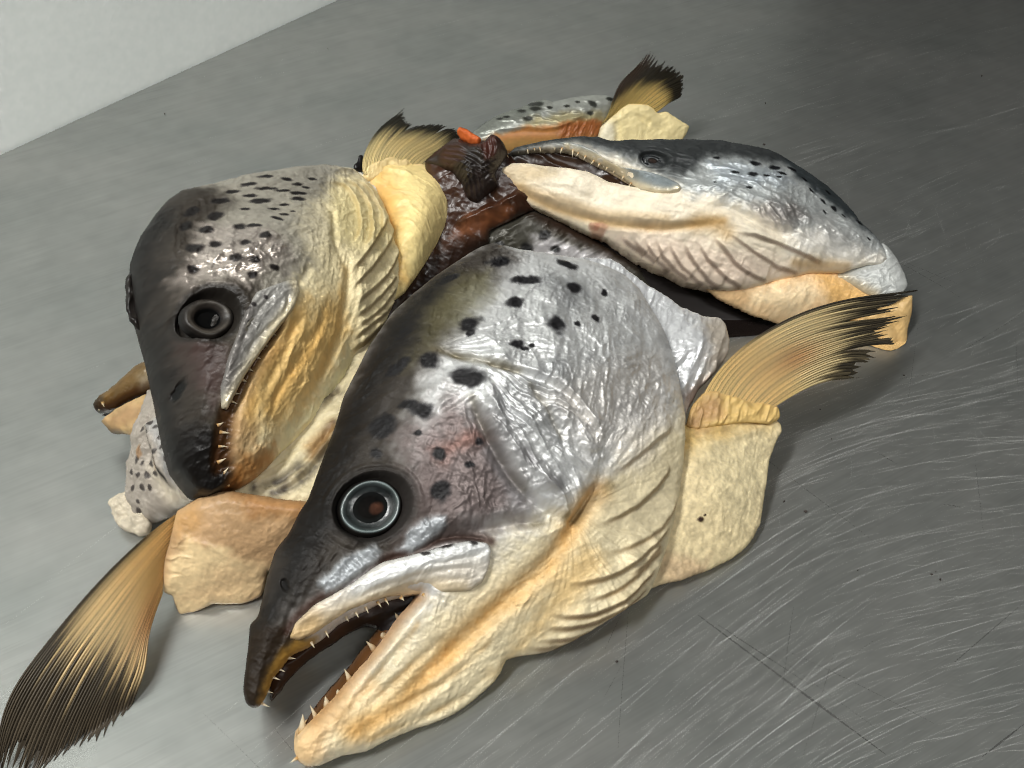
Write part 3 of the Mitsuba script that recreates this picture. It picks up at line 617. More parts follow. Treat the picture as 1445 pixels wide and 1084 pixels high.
# --- eye socket and nostril
ec = [(62.5,82.8)][0]
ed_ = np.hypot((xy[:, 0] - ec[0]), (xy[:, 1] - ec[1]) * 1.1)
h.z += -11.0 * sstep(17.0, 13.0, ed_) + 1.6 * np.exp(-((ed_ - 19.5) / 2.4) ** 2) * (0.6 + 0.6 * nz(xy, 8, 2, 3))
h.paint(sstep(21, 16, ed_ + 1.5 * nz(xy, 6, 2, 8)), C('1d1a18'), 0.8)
for rr, dd in [(18.5, 1.0), (21.5, 0.8), (25, 0.5)]:
    h.z -= dd * np.exp(-((ed_ - rr + 1.2 * nz(xy, 9, 2, 11)) / 0.8) ** 2) * sstep(-0.3, 0.4, nz(xy, 14, 2, int(rr)))
h.groove([(52.0,78.1),(55.1,67.6),(65.3,61.5),(74.9,66.9)], 1.2, 1.6)
h.spots([(17.8,65.6)], [(1.4, 2.8, 20)], C('0c0a09'), 1, bumps=-2.0)
h.groove([(18.8,57.5),(13.3,50.5),(10.5,45.4)], 1.2, 1.6)
h.build(FA + '__skin')
eye(FA, PA, (ec[0], ec[1], float(head.base(np.array([ec]))[0]) - 5.2), 13.6,
    [[(1.0, -3.0, C('0d0b0a'), 0, .4), (0.95, -0.2, C('12100e'), 0, .35), (0.91, 0.7, C('1f1e1c'), .0, .3), (0.88, 1.2, C('454d4d'), .0, .25), (0.85, 1.4, C('6a7473'), .0, .22), (0.80, 1.0, C('2b3131'), .0, .3), (0.70, 0.2, C('171a1a'), .0, .3), (0.60, -0.3, C('202525'), .0, .3), (0.50, -0.6, C('0e1010'), 0, .3), (0.3, -0.6, C('0a0a0b'), 0, .3), (0.0, -0.8, C('0a0a0b'), 0, .3)],
     [(0.52, -0.2, C('101212'), 0, .28), (0.36, -0.4, C('0a0908'), 0, .35), (0.2, 0.0, C('0c0a09'), 0, .4), (0.0, 0.2, C('0c0a09'), 0, .4)]], squash=0.92, seed=5, wob=0.1, lump=(0.16, -0.08, 0.22, C('38231a')), tilt=(0.22, -0.05))

# mouth lining and far jaw, seen through the open jaws
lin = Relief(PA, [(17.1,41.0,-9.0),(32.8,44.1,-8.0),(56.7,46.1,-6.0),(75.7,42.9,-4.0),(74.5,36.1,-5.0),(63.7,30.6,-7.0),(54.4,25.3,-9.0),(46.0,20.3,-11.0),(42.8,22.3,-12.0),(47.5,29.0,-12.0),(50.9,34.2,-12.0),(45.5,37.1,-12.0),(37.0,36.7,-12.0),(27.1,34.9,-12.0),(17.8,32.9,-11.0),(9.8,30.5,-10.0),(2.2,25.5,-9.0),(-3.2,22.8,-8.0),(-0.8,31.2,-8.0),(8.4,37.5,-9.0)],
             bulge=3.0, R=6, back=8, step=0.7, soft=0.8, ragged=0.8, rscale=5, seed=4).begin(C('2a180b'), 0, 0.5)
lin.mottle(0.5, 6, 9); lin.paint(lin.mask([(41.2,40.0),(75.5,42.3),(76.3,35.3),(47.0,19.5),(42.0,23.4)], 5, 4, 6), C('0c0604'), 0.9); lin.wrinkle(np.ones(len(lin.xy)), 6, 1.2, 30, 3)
lin.build(FA + '__mouth_lining')
far = Relief(PA, [(4.3,6.9,-10.0),(11.5,12.5,-11.0),(20.6,17.8,-12.0),(31.8,22.8,-13.0),(44.8,30.5,-13.0),(57.9,38.3,-12.0),(66.8,39.6,-10.0),(58.0,31.4,-8.0),(44.6,23.7,-6.0),(31.9,16.2,-6.0),(18.4,10.9,-5.0),(9.1,7.1,-5.0)],
             bulge=3.5, R=5, back=6, step=0.7, soft=1.2, ragged=0.6, rscale=5, seed=8).begin(C('55381f'), 0, 0.3)
far.mottle(0.4, 5, 19); far.build(FA + '__far_jaw', 'wet_flesh')

# the long lip bone over the corner of the mouth, and the silver bone above it
lip = Relief(PA, [(101.6,45.5,28.8),(101.0,49.4,30.0),(94.1,53.1,30.1),(84.3,55.2,28.8),(75.8,55.9,26.9),(67.6,57.2,24.7),(57.9,58.8,22.1),(51.2,57.6,20.3),(43.0,55.4,18.4),(33.8,54.2,16.8),(26.2,53.4,14.8),(16.1,49.2,12.3),(12.0,44.5,11.0),(15.5,42.1,9.7),(22.4,42.3,9.9),(30.6,44.2,11.4),(38.5,45.8,14.2),(48.6,45.5,14.3),(57.3,44.4,11.4),(69.5,40.8,7.2),(77.9,37.0,22.0),(87.7,33.6,22.7),(93.9,34.8,24.1),(98.7,39.5,26.4)],
             mid=[(72.4,47.8,25.6),(47.9,48.8,19.5),(60.3,48.6,22.6),(87.0,44.3,27.6),(31.9,46.9,15.1)], bulge=[(89.6,46.1,3.0),(64.2,51.2,3.0),(37.6,50.6,2.6),(16.3,45.0,2.0)], R=2.6, back=5, step=0.45, soft=0.8, ragged=0.15, seed=6)
l = lip.begin(C('b9b2a6'), 0.15, 0.48)
band = np.exp(-(l.near([(99.1,47.9),(82.9,52.5),(64.5,53.3),(45.2,50.7)])[0] / 5.5) ** 2)
l.paint(band, C('c6c9ca'), 0.8); l.met += 0.15 * band
low = np.exp(-(l.near([(12.8,45.0),(24.7,43.8),(39.4,45.8),(59.9,44.4),(84.1,35.6)])[0] / 4) ** 2)
l.paint(low, C('cdb995'), 0.7); l.met -= 0.3 * low
l.paint(np.exp(-(l.near([(12.3,45.3),(17.5,45.5),(22.6,47.0)])[0] / 6) ** 2), C('a8895a'), 0.7)
l.groove([(97.0,40.2),(83.2,44.6),(69.2,47.9),(54.1,49.2),(38.6,48.9)], 1.1, 1.2)
l.groove([(90.7,37.1),(76.7,42.3),(59.8,46.0)], 0.6, 0.9)
l.groove([(96.4,45.0),(81.4,48.7),(69.9,51.0)], 0.6, 1.0)
l.wrinkle(np.ones(len(l.xy)), 2.2, 0.32, 17, 5, 3, 4)
l.spots([(95.0,51.5),(84.1,54.7),(74.7,55.1)], [(1.8, 1.2), (3, 1.2, 15), (2, 1)], C('262322'))
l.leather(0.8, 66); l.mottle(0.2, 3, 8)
l.build(FA + '__upper_lip')

# teeth of both jaws
teeth(FA, PA, [(20.0,40.8,5.0),(20.6,37.3,5.0),(27.0,42.2,7.0),(27.8,37.7,7.0),(36.9,44.6,9.0),(37.1,41.7,9.0),(41.2,45.0,10.0),(42.2,41.1,10.0),(45.9,44.9,11.0),(46.3,41.9,11.0),(51.3,44.2,12.0),(52.1,42.0,12.0),(54.7,44.1,13.0),(55.2,41.3,13.0),(61.0,42.3,14.0),(62.1,40.0,14.0),(69.9,39.8,16.0),(70.7,37.6,16.0),(74.1,38.4,17.0),(74.0,36.5,17.0),(83.6,34.4,18.0),(82.9,31.8,18.0),(8.9,37.6,3.0),(11.7,35.8,3.0),(3.0,35.8,3.0),(6.7,32.3,3.0),(0.4,32.8,3.0),(3.2,30.4,3.0),(-4.4,29.0,3.0),(-0.6,25.8,3.0),(-7.1,24.7,4.0),(-4.8,21.8,4.0)], 0.9)
teeth(FA, PA, [(4.9,7.2,-3.0),(7.0,13.6,2.0),(11.9,10.0,-3.0),(11.3,15.1,2.0),(18.0,12.4,-4.0),(18.3,17.6,0.0),(30.5,19.0,-5.0),(30.1,23.3,0.0),(45.0,26.5,-6.0),(43.2,29.6,0.0),(59.7,34.6,-6.0),(58.5,37.4,-2.0),(-1.5,-1.9,2.0),(-4.1,-2.2,3.0),(50.9,30.3,-6.0),(50.1,32.3,-2.0),(24.2,15.3,-4.0),(24.0,17.3,-1.0)], 1.2)

# shoulder skin behind the gill plate
col = Relief(PA, [(198.4,169.0,-9.0),(215.7,166.8,-9.0),(229.6,162.0,-10.0),(232.9,157.2,-10.0),(239.7,146.0,-10.0),(247.0,135.8,-10.0),(253.9,125.7,-9.0),(261.5,117.9,-8.0),(270.9,112.8,-7.0),(271.6,108.1,-6.0),(269.9,101.3,-5.0),(268.9,97.6,-5.0),(264.8,92.9,-5.0),(259.0,88.5,-5.0),(252.0,85.1,-4.0),(242.5,81.8,-3.0),(231.7,74.7,-2.0),(220.1,65.0,0.0),(206.2,66.7,-2.0),(209.6,105.2,-6.0),(205.7,147.6,-10.0)],
             mid=[(248.3,101.1,2.0),(235.3,94.4,0.0)], bulge=2.0, R=3, back=2.5, step=0.6, soft=0.9, ragged=0.5, rscale=6, seed=11)
c = col.begin(C('c9cacb'), 0.4, 0.36)
c.wrinkle(np.ones(len(c.xy)), 9, 1.6, 68, 4, 3, 6); c.wrinkle(np.ones(len(c.xy)), 2.6, 0.3, 68, 3, 2, 7)
c.paint(c.mask([(257.1,113.9),(284.4,113.2),(265.5,78.1),(240.7,82.9),(252.4,95.9)], 6, 4, 8), C('a08f78'), 0.6)
c.paint(c.mask([(228.7,81.0),(249.0,86.1),(252.2,80.1),(228.2,66.1)], 4, 3, 6), C('6b5547'), 0.8)
c.leather(0.8, 75); c.mottle(0.12, 4, 5)
c.build(FA + '__shoulder_skin')

# thick pale breast flap with the paired fin growing from its top
flap = Relief(PA, [(219.9,74.3,-6.0),(227.4,67.4,-5.0),(237.5,73.2,-4.0),(248.6,74.9,-3.0),(263.0,69.0,-3.0),(273.6,58.3,-4.0),(276.7,49.5,-5.0),(275.9,46.3,-5.0),(270.2,41.9,-6.0),(263.3,35.2,-7.0),(256.7,26.0,-7.0),(252.3,20.0,-7.0),(244.0,8.3,-7.0),(236.1,3.3,-6.0),(230.0,0.8,-5.0),(220.0,-1.3,-4.0),(205.2,-1.7,-3.0),(190.6,-0.7,-2.0),(179.6,1.3,-2.0),(167.4,2.0,-2.0),(173.1,20.6,-4.0),(193.2,49.6,-5.0)],
              mid=[(223.2,29.5,2.0),(223.2,52.4,0.0),(241.8,38.1,-1.0)], bulge=[(218.8,30.8,4.0),(250.1,49.6,2.5),(190.6,5.6,3.0),(227.3,5.6,3.0)], R=3.5, back=5, step=0.5, soft=0.9, ragged=0.45, rscale=5, seed=12)
f_ = flap.begin(C('c2b28c'), 0.0, 0.6)
f_.paint(f_.mask([(228.2,82.9),(282.9,63.0),(267.1,52.3),(232.3,56.2),(215.1,54.9)], 8, 6, 10), C('c2a05e'), 0.75)
f_.paint(f_.mask([(231.3,69.5),(246.0,77.9),(255.9,72.3),(243.6,60.1),(229.3,61.4)], 5, 4, 6), C('8b6a4a'), 0.55)
f_.paint(f_.mask([(228.0,49.7),(265.5,49.0),(255.3,19.0),(227.9,13.0)], 14, 8, 12), C('d2c59f'), 0.6)
f_.paint(f_.mask([(184.4,15.5),(206.7,3.1),(201.1,-3.3),(177.6,-1.1)], 5, 5, 7), C('9c8266'), 0.6)
f_.z += 0.5 * nz(f_.xy, 3.6, 3, 31) + 0.25 * nz(f_.xy, 1.4, 2, 32); f_.mottle(0.4, 3.2, 33); f_.mottle(0.25, 1.3, 34)
f_.groove([(223.7,63.7),(233.2,57.5),(250.2,55.6),(267.1,52.3)], 1.6, 2.5); f_.fold([(224.3,60.1),(235.5,54.2),(253.1,52.3),(268.1,49.6)], 1.0, 3, 2)
f_.leather(0.7, 480)
f_.spots([(209.5,22.2),(212.3,23.3)], [(1.5, 1.3), (.6, .6)], C('2a1a12'), 1, bumps=0.5)
f_.build(FA + '__breast_flap')
root = Relief(PA, [(224.2,66.5,0.0),(231.3,74.1,1.0),(239.2,78.3,2.0),(246.0,77.6,3.0),(252.7,72.1,3.0),(260.8,66.9,3.0),(270.0,62.3,2.0),(277.2,58.7,0.0),(276.4,52.6,-1.0),(267.7,51.5,0.0),(254.9,57.5,1.0),(239.4,60.8,1.0),(230.0,62.1,0.0)], bulge=0.7, R=9, back=3, step=0.5, soft=1.8, ragged=0.8, rscale=5, seed=13)
r_ = root.begin(C('c2a468'), 0, 0.5); r_.paint(r_.mask([(224.2,66.5),(236.0,76.0),(247.8,75.4),(245.1,64.9),(230.2,62.7)], 5, 4, 6), C('87624a'), 0.55); r_.leather(0.8, 95)
r_.wrinkle(np.ones(len(r_.xy)), 3.5, 1.0, 70, 3, 2, 5); r_.mottle(0.3, 4, 3); r_.build(FA + '__fin_base')
def finA(t, s, rng):
    base = C('d6b87c')[None] * np.ones((len(s), 1))
    base = base * (1 - 0.5 * sstep(0.15, 0.5, s)[:, None]) + C('d2c6a0')[None] * (0.5 * sstep(0.15, 0.5, s)[:, None])
    red = np.exp(-((s - 0.38) / 0.13) ** 2) * np.exp(-((t - 0.55) / 0.18) ** 2)
    base = base * (1 - 0.55 * red[:, None]) + C('a8602e')[None] * (0.55 * red[:, None])
    k = np.clip((0.85 + 0.15 * rng.random()) * sstep(0.60, 0.80, s + 0.06 * rng.normal()) + sstep(0.09, 0.03, t) * sstep(0.12, 0.35, s), 0, 1)[:, None] * 0.96
    return (base * (1 - k) + C('1f1e20')[None] * k) * rng.uniform(0.78, 1.12)
fin(FA, PA, [[(237.9,75.5,0.0),(257.7,89.3,10.0),(280.1,95.1,18.0),(313.6,96.0,22.0),(366.8,88.3,18.0)], [(244.4,70.6,1.0),(265.4,84.4,11.0),(286.6,87.9,19.0),(316.0,86.8,21.0),(354.7,81.4,16.0)], [(252.8,66.0,1.0),(274.8,77.2,11.0),(296.3,78.9,17.0),(323.3,77.3,16.0),(350.8,74.3,12.0)],
             [(261.9,61.5,0.0),(281.8,69.1,9.0),(298.9,70.6,13.0),(317.5,70.1,12.0),(339.6,65.8,7.0)], [(270.9,58.0,-2.0),(280.2,59.8,5.0),(292.4,61.0,8.0),(307.7,60.1,6.0),(325.3,57.1,1.0)]],
    17, finA, barbs=2, split=0.66, ridge=1.3, fray=0.08, spread=0.16, seed=3, lens=lambda t: 1.08 - 0.12 * abs(math.sin(t * 9)), parting=[(0.3, 0.035), (0.72, 0.03)])

# ================================================================ the head at the left, snout down
FB = thing('fish_head', 'dark backed cream throated fish head on the left with its closed snout pointing down', 'fish head')
PB = Plane([(-137.8,297.6,52.0),(-48.4,451.3,52.0),(-171.6,422.9,118.0)], 45)
hb = Relief(PB, [(182.8,80.6,-8.0),(170.6,88.6,-9.0),(163.9,92.4,-10.0),(153.5,97.6,-11.0),(141.5,103.6,-12.0),(127.0,109.8,-13.0),(119.3,113.4,-14.0),(110.5,117.6,-14.0),(100.9,117.9,-14.0),(89.8,115.5,-14.0),(77.8,112.1,-14.0),(67.6,107.4,-13.0),(57.1,98.5,-12.0),(47.5,87.3,-11.0),(40.1,76.1,-10.0),(33.6,66.7,-9.0),(24.2,54.9,-8.0),(15.2,43.5,-6.0),(4.3,29.1,-4.0),(-1.7,19.9,-3.0),(-3.2,10.7,-2.0),(-3.7,3.2,-1.0),(-1.2,-1.1,0.0),(5.8,-4.3,0.0),(11.8,-8.8,0.0),(19.5,-11.3,-1.0),(27.8,-11.7,-2.0),(37.7,-11.4,-3.0),(53.7,-12.2,-4.0),(77.5,-11.4,-5.0),(95.2,-9.7,-6.0),(106.5,-5.9,-6.0),(116.5,-6.0,-6.0),(126.0,-6.2,-6.0),(140.4,-3.1,-6.0),(152.1,0.4,-6.0),(163.8,6.4,-6.0),(172.9,14.1,-5.0),(182.8,25.3,-5.0),(189.3,35.5,-5.0),(194.5,44.1,-6.0),(196.7,52.5,-6.0),(197.1,62.9,-7.0),(194.6,71.4,-8.0)],
    mid=[(91.8,58.6,2.0),(129.9,53.2,4.0),(35.5,32.0,4.0),(62.3,9.0,2.0),(120.7,19.6,3.0)],
    bulge=[(72.3,94.7,22.0),(95.8,92.8,20.0),(42.1,75.8,24.0),(51.0,55.9,30.0),(87.7,67.4,32.0),(128.5,66.4,24.0),(161.0,59.2,15.0),(164.8,38.8,10.0),(154.2,17.4,6.0),(127.3,6.7,7.0),(104.2,4.1,9.0),(111.1,31.2,22.0),(85.2,18.5,21.0),(63.3,6.4,15.0),(13.9,36.8,24.0),(11.5,15.1,17.0),(2.7,4.1,9.0),(34.3,4.0,15.0),(21.7,-5.1,9.0),(51.6,-7.9,6.0),(63.1,29.6,26.0),(41.5,22.3,22.0),(31.4,37.3,28.0)],
    R=[(44.0,88.1,16.0),(81.7,110.4,16.0),(109.7,103.3,14.0),(148.2,87.7,12.0),(186.2,53.4,5.0),(159.1,9.5,4.0),(115.9,-3.6,5.0),(56.1,-11.5,10.0),(19.4,-10.8,11.0),(-5.2,-1.9,12.0),(-8.0,23.3,20.0),(11.0,52.8,24.0)], back=36, step=0.5, soft=1.0, ragged=0.25, rscale=4, seed=21)
h = hb.begin(C('d6c8a0'), 0.0, 0.5)
xy = h.xy
grey = h.mask([(90.4,146.1),(141.5,120.8),(189.3,86.3),(190.0,66.0),(167.3,67.3),(139.7,64.9),(117.7,55.4),(109.4,41.6),(95.0,39.7),(81.1,34.5),(57.5,31.4),(33.4,26.3),(18.6,16.3),(9.7,1.8),(1.0,-14.1),(-25.9,15.1),(20.5,78.6)], 8, 7, 14, 3)
h.paint(grey, C('827e75'), 0.95); h.met += 0.22 * grey; h.rou -= 0.04 * grey
darkb = h.mask([(90.4,146.1),(111.8,125.8),(119.9,107.5),(113.4,92.0),(94.6,89.9),(77.9,85.4),(59.8,74.2),(70.7,61.1),(74.6,50.2),(58.1,43.8),(42.0,35.3),(30.5,28.9),(17.0,17.8),(13.3,5.8),(12.1,-10.9),(-10.1,-2.6),(-24.9,24.0),(33.5,91.3)], 7, 7, 13, 7)
h.paint(darkb, C('27221d'), 0.95); h.met *= 1 - 0.8 * darkb; h.rou += 0.02 * darkb
black = h.mask([(75.8,131.9),(97.8,119.5),(90.8,109.4),(68.0,98.3),(48.2,82.1),(37.2,67.5),(21.7,47.1),(9.4,29.8),(6.3,12.9),(7.6,-1.6),(-5.8,-7.2),(-12.8,15.3),(37.7,86.9)], 7, 6, 12, 11)
h.paint(black, C('0b0908'), 0.92)
purple = h.mask([(35.9,57.2),(40.1,41.9),(30.9,28.4),(19.0,23.9),(23.1,39.7)], 6, 5, 9, 15)
h.paint(purple, C('3a2b28'), 0.8)
blk2 = h.mask([(9.9,28.1),(15.3,19.5),(10.9,8.1),(8.4,-7.3),(-7.7,-0.4),(-1.7,16.4)], 5, 4, 8, 17)
h.paint(blk2, C('0a0807'), 0.9)
pearl = h.mask([(90.4,90.7),(98.3,81.6),(103.1,66.4),(105.3,53.2),(91.0,48.8),(73.9,55.9),(63.0,66.0),(54.7,71.6),(59.0,79.0),(75.2,85.1)], 6, 8, 9, 19)
h.paint(pearl, C('b5aaa2'), 0.75); h.met += 0.45 * pearl; h.rou -= 0.12 * pearl
yellowish = h.mask([(171.9,65.1),(179.1,47.7),(173.0,27.3),(156.9,25.4),(142.3,35.0),(130.1,44.1),(143.0,57.6)], 9, 6, 12, 25)
h.paint(yellowish, C('cfc08c'), 0.7)
gillgrey = h.mask([(132.5,69.3),(150.8,62.2),(134.0,46.8),(111.4,40.5),(106.9,52.1)], 9, 7, 9, 27)
h.paint(gillgrey, C('a8a08a'), 0.7)
gold = h.mask([(81.1,34.5),(89.7,25.6),(111.9,21.4),(107.6,6.6),(81.5,-0.8),(56.4,-3.1),(37.2,1.7),(24.5,7.4),(30.9,20.8),(51.7,27.9)], 10, 8, 14, 29)
h.paint(gold, C('cd9f54'), 0.62)
for L_ in [[(99.3,20.6),(79.6,13.6),(57.0,9.9),(40.9,6.3)], [(91.2,32.1),(66.8,24.9),(43.6,18.8),(29.4,10.8)], [(124.2,30.4),(110.8,18.5),(95.5,9.0),(76.9,1.6)]]:
    h.paint(np.exp(-(h.near(L_)[0] / 3.2) ** 2) * (0.7 + 0.6 * nz(xy, 7, 3, 5)), C('b5853f'), 0.45)
chin = h.mask([(11.7,1.8),(20.7,-0.5),(34.6,-6.5),(32.0,-12.5),(15.9,-12.1),(5.5,-5.5)], 4, 4, 6, 33)
h.paint(chin, C('8a531f'), 0.75)
jawtip = h.mask([(24.1,15.2),(30.6,6.3),(28.0,-5.7),(17.7,-1.6),(12.4,2.9)], 5, 5, 5, 35)
h.paint(jawtip, C('9c7a52'), 0.6)
palegreen = h.mask([(45.1,-3.0),(72.3,-5.7),(102.1,-1.0),(104.8,-8.8),(62.6,-13.1),(34.7,-12.5)], 5, 5, 8, 37)
h.paint(palegreen, C('cdc9a4'), 0.7)
MOUTH = [(76.8,33.4),(66.0,30.8),(55.3,29.1),(44.3,26.8),(33.1,22.8),(25.6,19.6),(17.9,13.8),(11.0,7.2),(6.9,0.0)]
d, t, sd = h.near(MOUTH)
mo = np.exp(-(d / (2.4 + 2.8 * t)) ** 4) * h.taper(t, 0.1, 0.05)
h.paint(mo, C('35200f'), 0.95); h.z -= 4.0 * mo; h.rou -= 0.15 * mo
h.paint(np.exp(-((d - 5) / 3) ** 2) * (sd > 0) * h.taper(t, 0.3, 0.1), C('8f6a45'), 0.4)
h.mottle(0.15, 7, 5); h.mottle(0.14, 1.7, 6)
h.spots([(140.5,92.9),(146.3,84.3),(128.3,94.6),(118.6,96.8),(131.4,86.7),(121.6,89.2),(109.4,96.8),(121.5,83.4),(147.3,78.5),(135.9,80.3),(141.4,74.2),(136.7,71.8),(126.3,74.0),(119.8,69.5),(120.5,75.4),(87.1,88.7),(99.1,92.0),(102.2,74.8),(97.4,78.9),(88.7,70.2),(98.6,66.4),(78.6,67.8),(74.5,84.6),(82.5,60.4),(81.1,79.8),(76.1,55.8),(114.4,70.0),(63.7,77.6),(159.1,76.5),(95.0,101.6),(85.1,97.3),(87.0,51.8),(125.0,68.0),(111.3,84.9),(148.9,74.8)],
        [(3.90, 1.40, 5), (3.12, 1.56, -5), (3.90, 1.40, 12), (3.59, 1.40, 8), (5.07, 1.33, 2), (3.12, 1.17, 5), (4.29, 1.87, 3), (5.07, 1.87, 10), (3.12, 1.17, 15), (3.90, 1.01, 3), (5.07, 1.25, 14), (3.90, 1.40, 14), (2.34, 0.94), (2.18, 1.01), (2.65, 0.94), (3.12, 2.50, 20), (3.90, 2.65, 20), (3.12, 1.56, -10), (3.51, 2.34, 30), (2.50, 2.34, 0), (2.65, 2.65, 0), (2.65, 3.12, 60), (3.12, 3.90, 60), (2.34, 2.03), (2.65, 2.34), (2.34, 2.34), (3.12, 1.25, -20), (2.65, 2.34), (2.34, 1.09), (4.68, 2.34, 40), (3.90, 2.34, 60), (2.65, 1.72), (1.17, 0.70), (2.34, 1.09), (2.34, 0.94)], C('0f0c0c'), 0.93, rough=0.45)
# folds of the gill membrane
FB_ = [[(126.4,27.5),(152.4,30.4),(172.8,34.0),(187.4,37.4)], [(119.9,21.2),(148.8,22.6),(171.1,25.9),(188.4,31.3)], [(117.0,14.2),(148.0,14.0),(168.4,16.5),(181.9,22.3)], [(114.1,10.2),(147.1,8.9),(164.4,10.7)], [(112.6,6.1),(142.4,4.1),(159.0,6.1)], [(107.8,3.1),(135.4,0.7),(152.4,1.2)], [(103.7,-0.7),(128.9,-2.7),(143.4,-2.3)], [(111.7,-2.3),(121.3,-3.2),(134.4,-3.3)]]
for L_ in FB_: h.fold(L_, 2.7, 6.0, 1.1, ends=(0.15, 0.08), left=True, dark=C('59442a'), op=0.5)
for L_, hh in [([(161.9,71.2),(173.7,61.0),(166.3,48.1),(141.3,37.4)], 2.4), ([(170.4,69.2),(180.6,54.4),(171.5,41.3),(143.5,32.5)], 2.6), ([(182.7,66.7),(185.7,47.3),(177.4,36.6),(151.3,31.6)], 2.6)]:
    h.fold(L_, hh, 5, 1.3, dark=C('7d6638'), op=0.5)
h.groove([(143.8,65.1),(146.8,56.0),(133.0,45.1),(127.3,36.1),(124.3,28.4)], 1.6, 2.2)
h.groove([(136.1,37.4),(121.3,24.1),(110.4,15.3),(98.0,7.8),(80.0,1.6),(61.9,-3.2)], 1.8, 2.6)
h.fold([(134.0,26.3),(124.1,15.8),(113.2,8.9),(97.8,2.8),(73.6,-3.3)], 1.2, 5, 1.5, left=True)
h.groove([(107.6,40.1),(93.6,38.5),(81.5,30.4),(66.8,24.9)], 1.4, 2)
h.groove([(101.4,23.1),(81.5,16.0),(55.2,11.0),(39.0,4.0)], 1.6, 2.2); h.groove([(85.8,27.7),(62.7,20.3),(41.3,13.2)], 1.2, 2.0)
h.groove([(51.6,-3.6),(67.7,-3.2),(88.0,-0.9)], 1.2, 3)
h.wrinkle(pearl, 8, 1.6, 60, 1.4, 3, 3); h.wrinkle(grey * (1 - darkb), 4.5, 0.55, 8, 4, 3, 4); h.wrinkle(darkb, 6, 0.6, 70, 2.5, 3, 5)
h.wrinkle(1 - grey, 3, 0.16, 50, 3, 3, 6); h.wrinkle(np.ones(len(xy)), 1.2, 0.06, 30, 2, 2, 7); h.wrinkle(gold, 5, 0.5, 58, 5, 2, 8)
h.wrinkle(h.mask([(72.7,113.3),(92.8,118.2),(90.5,110.9),(64.3,97.4),(48.1,85.0),(46.2,88.7)], 5), 3, 0.7, 60, 1.5, 3, 9)
h.groove([(75.9,103.5),(58.4,92.1),(43.9,75.4),(30.5,58.5)], 1.2, 2.5); h.groove([(47.8,70.4),(33.1,57.4),(17.8,38.8),(7.5,20.7)], 2.0, 3.5)
h.groove([(50.7,41.2),(35.6,41.8),(23.8,27.3),(11.6,15.1)], 1.2, 3)
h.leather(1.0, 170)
ecb = [(50.0,55.8)][0]
e_ = np.hypot(xy[:, 0] - ecb[0], (xy[:, 1] - ecb[1]) * 1.05)
h.z += -9.0 * sstep(13.3, 10.5, e_) + 1.5 * np.exp(-((e_ - 16.5) / 2.2) ** 2)
h.paint(sstep(17, 13, e_), C('1a1714'), 0.85)
h.spots([(20.3,41.7)], [(1.8, 4.0, -20)], C('070605'), 1, bumps=-2.5)
h.build(FB + '__skin')
eye(FB, PB, (ecb[0], ecb[1], float(hb.base(np.array([ecb]))[0]) - 3.2), 11.8,
    [[(1.0, -4.0, C('0d0b0a'), 0, .5), (0.94, -0.6, C('151210'), 0, .5), (0.86, 0.8, C('1b1714'), .0, .45), (0.78, 1.2, C('2d2924'), .0, .45), (0.70, 1.0, C('3d3832'), .0, .4), (0.62, 0.5, C('26221e'), .0, .4), (0.54, -0.3, C('241f1b'), 0, .5), (0.46, -1.6, C('060505'), 0, .5), (0.3, -3.4, C('040303'), 0, .6), (0.0, -3.6, C('040303'), 0, .6)],
     [(0.46, -1.5, C('050404'), 0, .5), (0.35, -2.6, C('040303'), 0, .5), (0.15, -3.0, C('050404'), 0, .4), (0.0, -3.1, C('040303'), 0, .4)]], squash=0.84, seed=9, ang=-45, tilt=(0.2, 0.05), wob=0.16, outer='fish_skin')
lip = Relief(PB, [(91.3,40.6,34.9),(88.4,35.6,33.6),(80.7,31.9,32.7),(68.7,30.4,32.2),(58.5,28.7,31.3),(49.0,27.1,30.4),(38.7,24.9,29.1),(29.2,21.8,26.5),(23.4,19.6,23.0),(22.5,22.4,23.6),(27.9,29.3,27.5),(35.1,34.4,31.6),(44.7,39.1,32.8),(56.9,44.3,33.9),(64.4,47.8,34.6),(71.4,49.0,35.5),(80.8,45.8,36.1),(87.7,43.4,35.7)],
             bulge=2.4, R=2.4, back=5, step=0.45, soft=0.8, ragged=0.2, seed=26)
l = lip.begin(C('9a9893'), 0.35, 0.36)
l.paint(np.exp(-(l.near([(87.8,40.5),(84.0,35.1),(75.4,33.0),(54.2,29.4),(35.9,25.2),(23.7,21.7)])[0] / 3.0) ** 2), C('cfc2a2'), 0.85)
l.paint(np.exp(-(l.near([(60.1,46.0),(43.1,37.4),(29.1,29.4)])[0] / 5) ** 2), C('4d4846'), 0.6)
l.groove([(82.7,40.8),(78.5,35.6),(62.9,33.2),(44.7,29.8)], 1.0, 1.0); l.groove([(77.7,42.8),(64.2,41.6),(45.5,35.3)], 0.9, 1.0)
l.wrinkle(np.ones(len(l.xy)), 2.6, 0.4, 52, 4, 3, 4); l.mottle(0.25, 3, 5)
l.spots([(64.7,45.4),(61.6,46.6),(71.7,44.2),(57.0,40.8)], [(1.5, 1.2), (1.6, 1.2), (1.2, 1), (1, 1)], C('2d2a2a'))
l.leather(0.9, 67)
l.build(FB + '__upper_lip')
